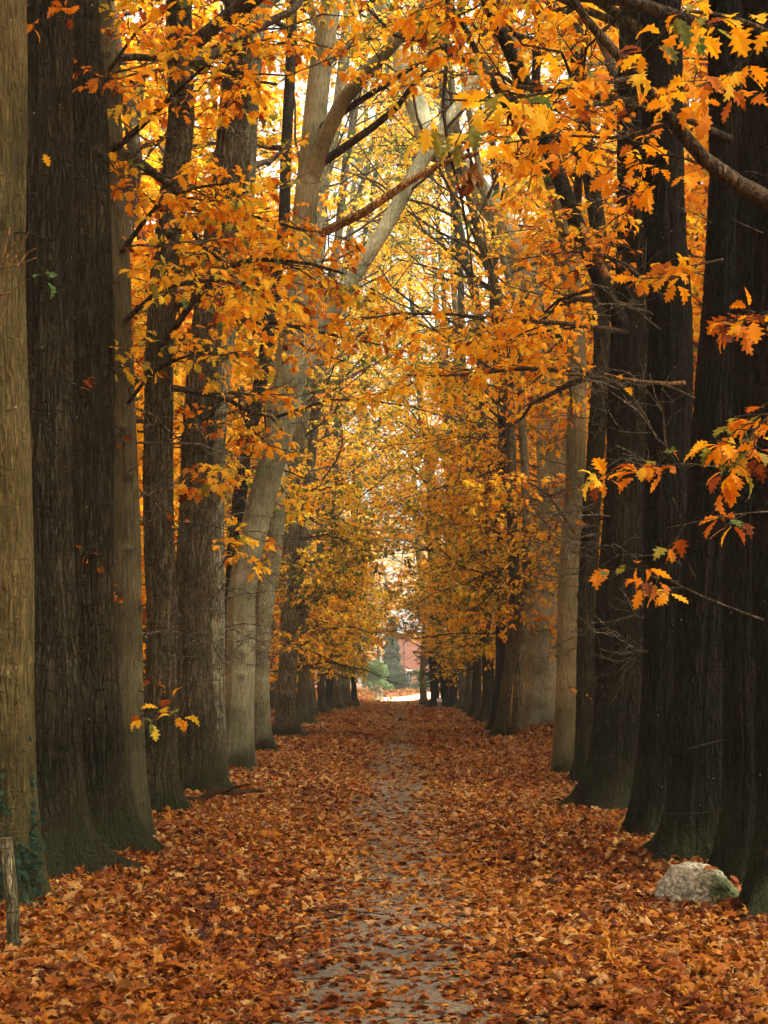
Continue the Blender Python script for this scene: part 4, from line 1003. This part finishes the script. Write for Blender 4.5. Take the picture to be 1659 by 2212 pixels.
# ivy on the first oak, grass tuft
def ivy():
    rng = np.random.default_rng(8); mb = MB(); vb = MB()
    Y = base_Y(1962)
    def stream(pts, n, spread, out_):
        P = smooth_poly(pts, 20)
        tubes(vb, P[None], np.full((1, 20), .004), 4)
        t = rng.random(n); i = (t * 19).astype(int); p = P[i] + rng.normal(0, 1, (n, 3)) * [spread, .012, .05] + [0, -.012, 0]
        nr = norm(rng.normal(0, .35, (n, 3)) + out_); a = norm(rng.normal(0, 1, (n, 3)) + [0, 0, -.6]); a = norm(a - (a * nr).sum(1, keepdims=True) * nr)
        add_leaves(mb, rng, p, a, nr, rng.uniform(.03, .058, n), rng.uniform(.0, .22, n), 'mid')
    yf = Y - .13
    stream([W(88, 1940, yf - .12), W(84, 1860, yf - .02), W(76, 1800, yf + .02), W(68, 1720, yf + .04), W(62, 1640, yf + .05), W(60, 1600, yf + .05)], 80, .014, [.5, -1, .2])
    stream([W(0, 1960, yf - .16), W(5, 1880, yf - .10), W(4, 1800, yf - .08), W(2, 1720, yf - .07), W(-4, 1660, yf - .07)], 90, .025, [0, -1, .2])
    stream([W(50, 1900, yf - .12), W(52, 1860, yf - .10), W(50, 1830, yf - .08)], 50, .03, [.2, -1, .2])
    r = empty('ivy', (W(60, 1962, Y)[0], yf - .2, 0)); tag(r, 'dark green ivy creeping up the foot of the leftmost oak', 'ivy')
    o = tuple(r.location); mb.build('foliage', [M_GREEN], r, o); vb.build('stem', [M_TWIG], r, o)
ivy()
def tuft(label, x, y, n, h, seed):
    rng = np.random.default_rng(seed); a = rng.uniform(0, 6.28, n); l = h * rng.uniform(.5, 1.1, n)
    b = np.stack([rng.normal(0, .035, n), rng.normal(0, .03, n), 0 * a], 1); s = np.linspace(0, 1, 5)[None, :, None]
    P = b[:, None] + np.stack([np.cos(a) * .5, np.sin(a) * .5, 0 * a + .1], 1)[:, None] * s ** 2 * l[:, None, None] + np.array([0, 0, 1.0]) * s * l[:, None, None] * .9
    mb = MB(); tubes(mb, P, np.linspace(.0035, .0006, 5)[None] * np.ones((n, 1)), 3)
    mb.t = [rng.uniform(.4, .8, len(t)).astype(np.float32) for t in mb.t]
    o = mb.build('grass_tuft', [M_GREEN], origin=(x, y, float(terrain(np.array(x), np.array(y)))), local=True); tag(o, label, 'grass tuft')
tuft('small dark grass tuft at the foot of the ivy-clad oak', *W(62, 1940, 10.3)[:2], 34, .16, 1)
tuft('tiny grass tuft among the leaves before the dark furrowed oak', *W(140, 1945, 10.9)[:2], 12, .12, 2)

# hanging bare twig with a bunch of dead leaves, high over the path
x0 = W(965, 0, 16)
r = empty('hanging_branch', x0); tag(r, 'thin bare branch hanging down over the path with a bunch of withered leaves', 'branch')
mb = MB(); P = smooth_poly([W(968, -60, 16), W(966, 100, 16), (W(958, 240, 16)), W(970, 330, 16), W(990, 400, 16), W(1005, 470, 16), W(1018, 560, 16), W(1022, 640, 16)], 40)
tubes(mb, P[None], np.linspace(.030, .006, 40)[None], 7)
Q, RQ = spawn(np.random.default_rng(3), P[None, ::5], np.full((1, 8), .02), 16, .2, 1, .2, .5, (.4, 1), .6, 5, .01, .3); tubes(mb, Q, RQ, 4)
mb.build('stem', [M_TWIG], r, x0)
rng = np.random.default_rng(12); n = 26; c = np.array(W(1012, 375, 15.9))
p = c + rng.normal(0, 1, (n, 3)) * [.07, .05, .06]; a = norm(rng.normal(0, .25, (n, 3)) + [0, 0, -1]); nr = norm(np.cross(a, rng.normal(0, 1, (n, 3))))
mb = MB(); add_leaves(mb, rng, p, a, nr, rng.uniform(.09, .15, n), rng.uniform(.3, .9, n), 'hi'); mb.build('foliage', [M_LITTER], r, x0)

# ------------------------------------------------------------------ haze

m, nt, out = new_mat('haze_air')
pv = N(nt, 'ShaderNodeVolumePrincipled'); pv.inputs['Density'].default_value = 0.0011; pv.inputs['Color'].default_value = (1.0, 0.92, 0.78, 1); pv.inputs['Anisotropy'].default_value = 0.3
nt.links.new(pv.outputs[0], out.inputs['Volume'])
mb = MB(); box(mb, -410, 410, -110, 610, -1.0, 34)
tag(mb.build('haze', [m]), kind='stuff')
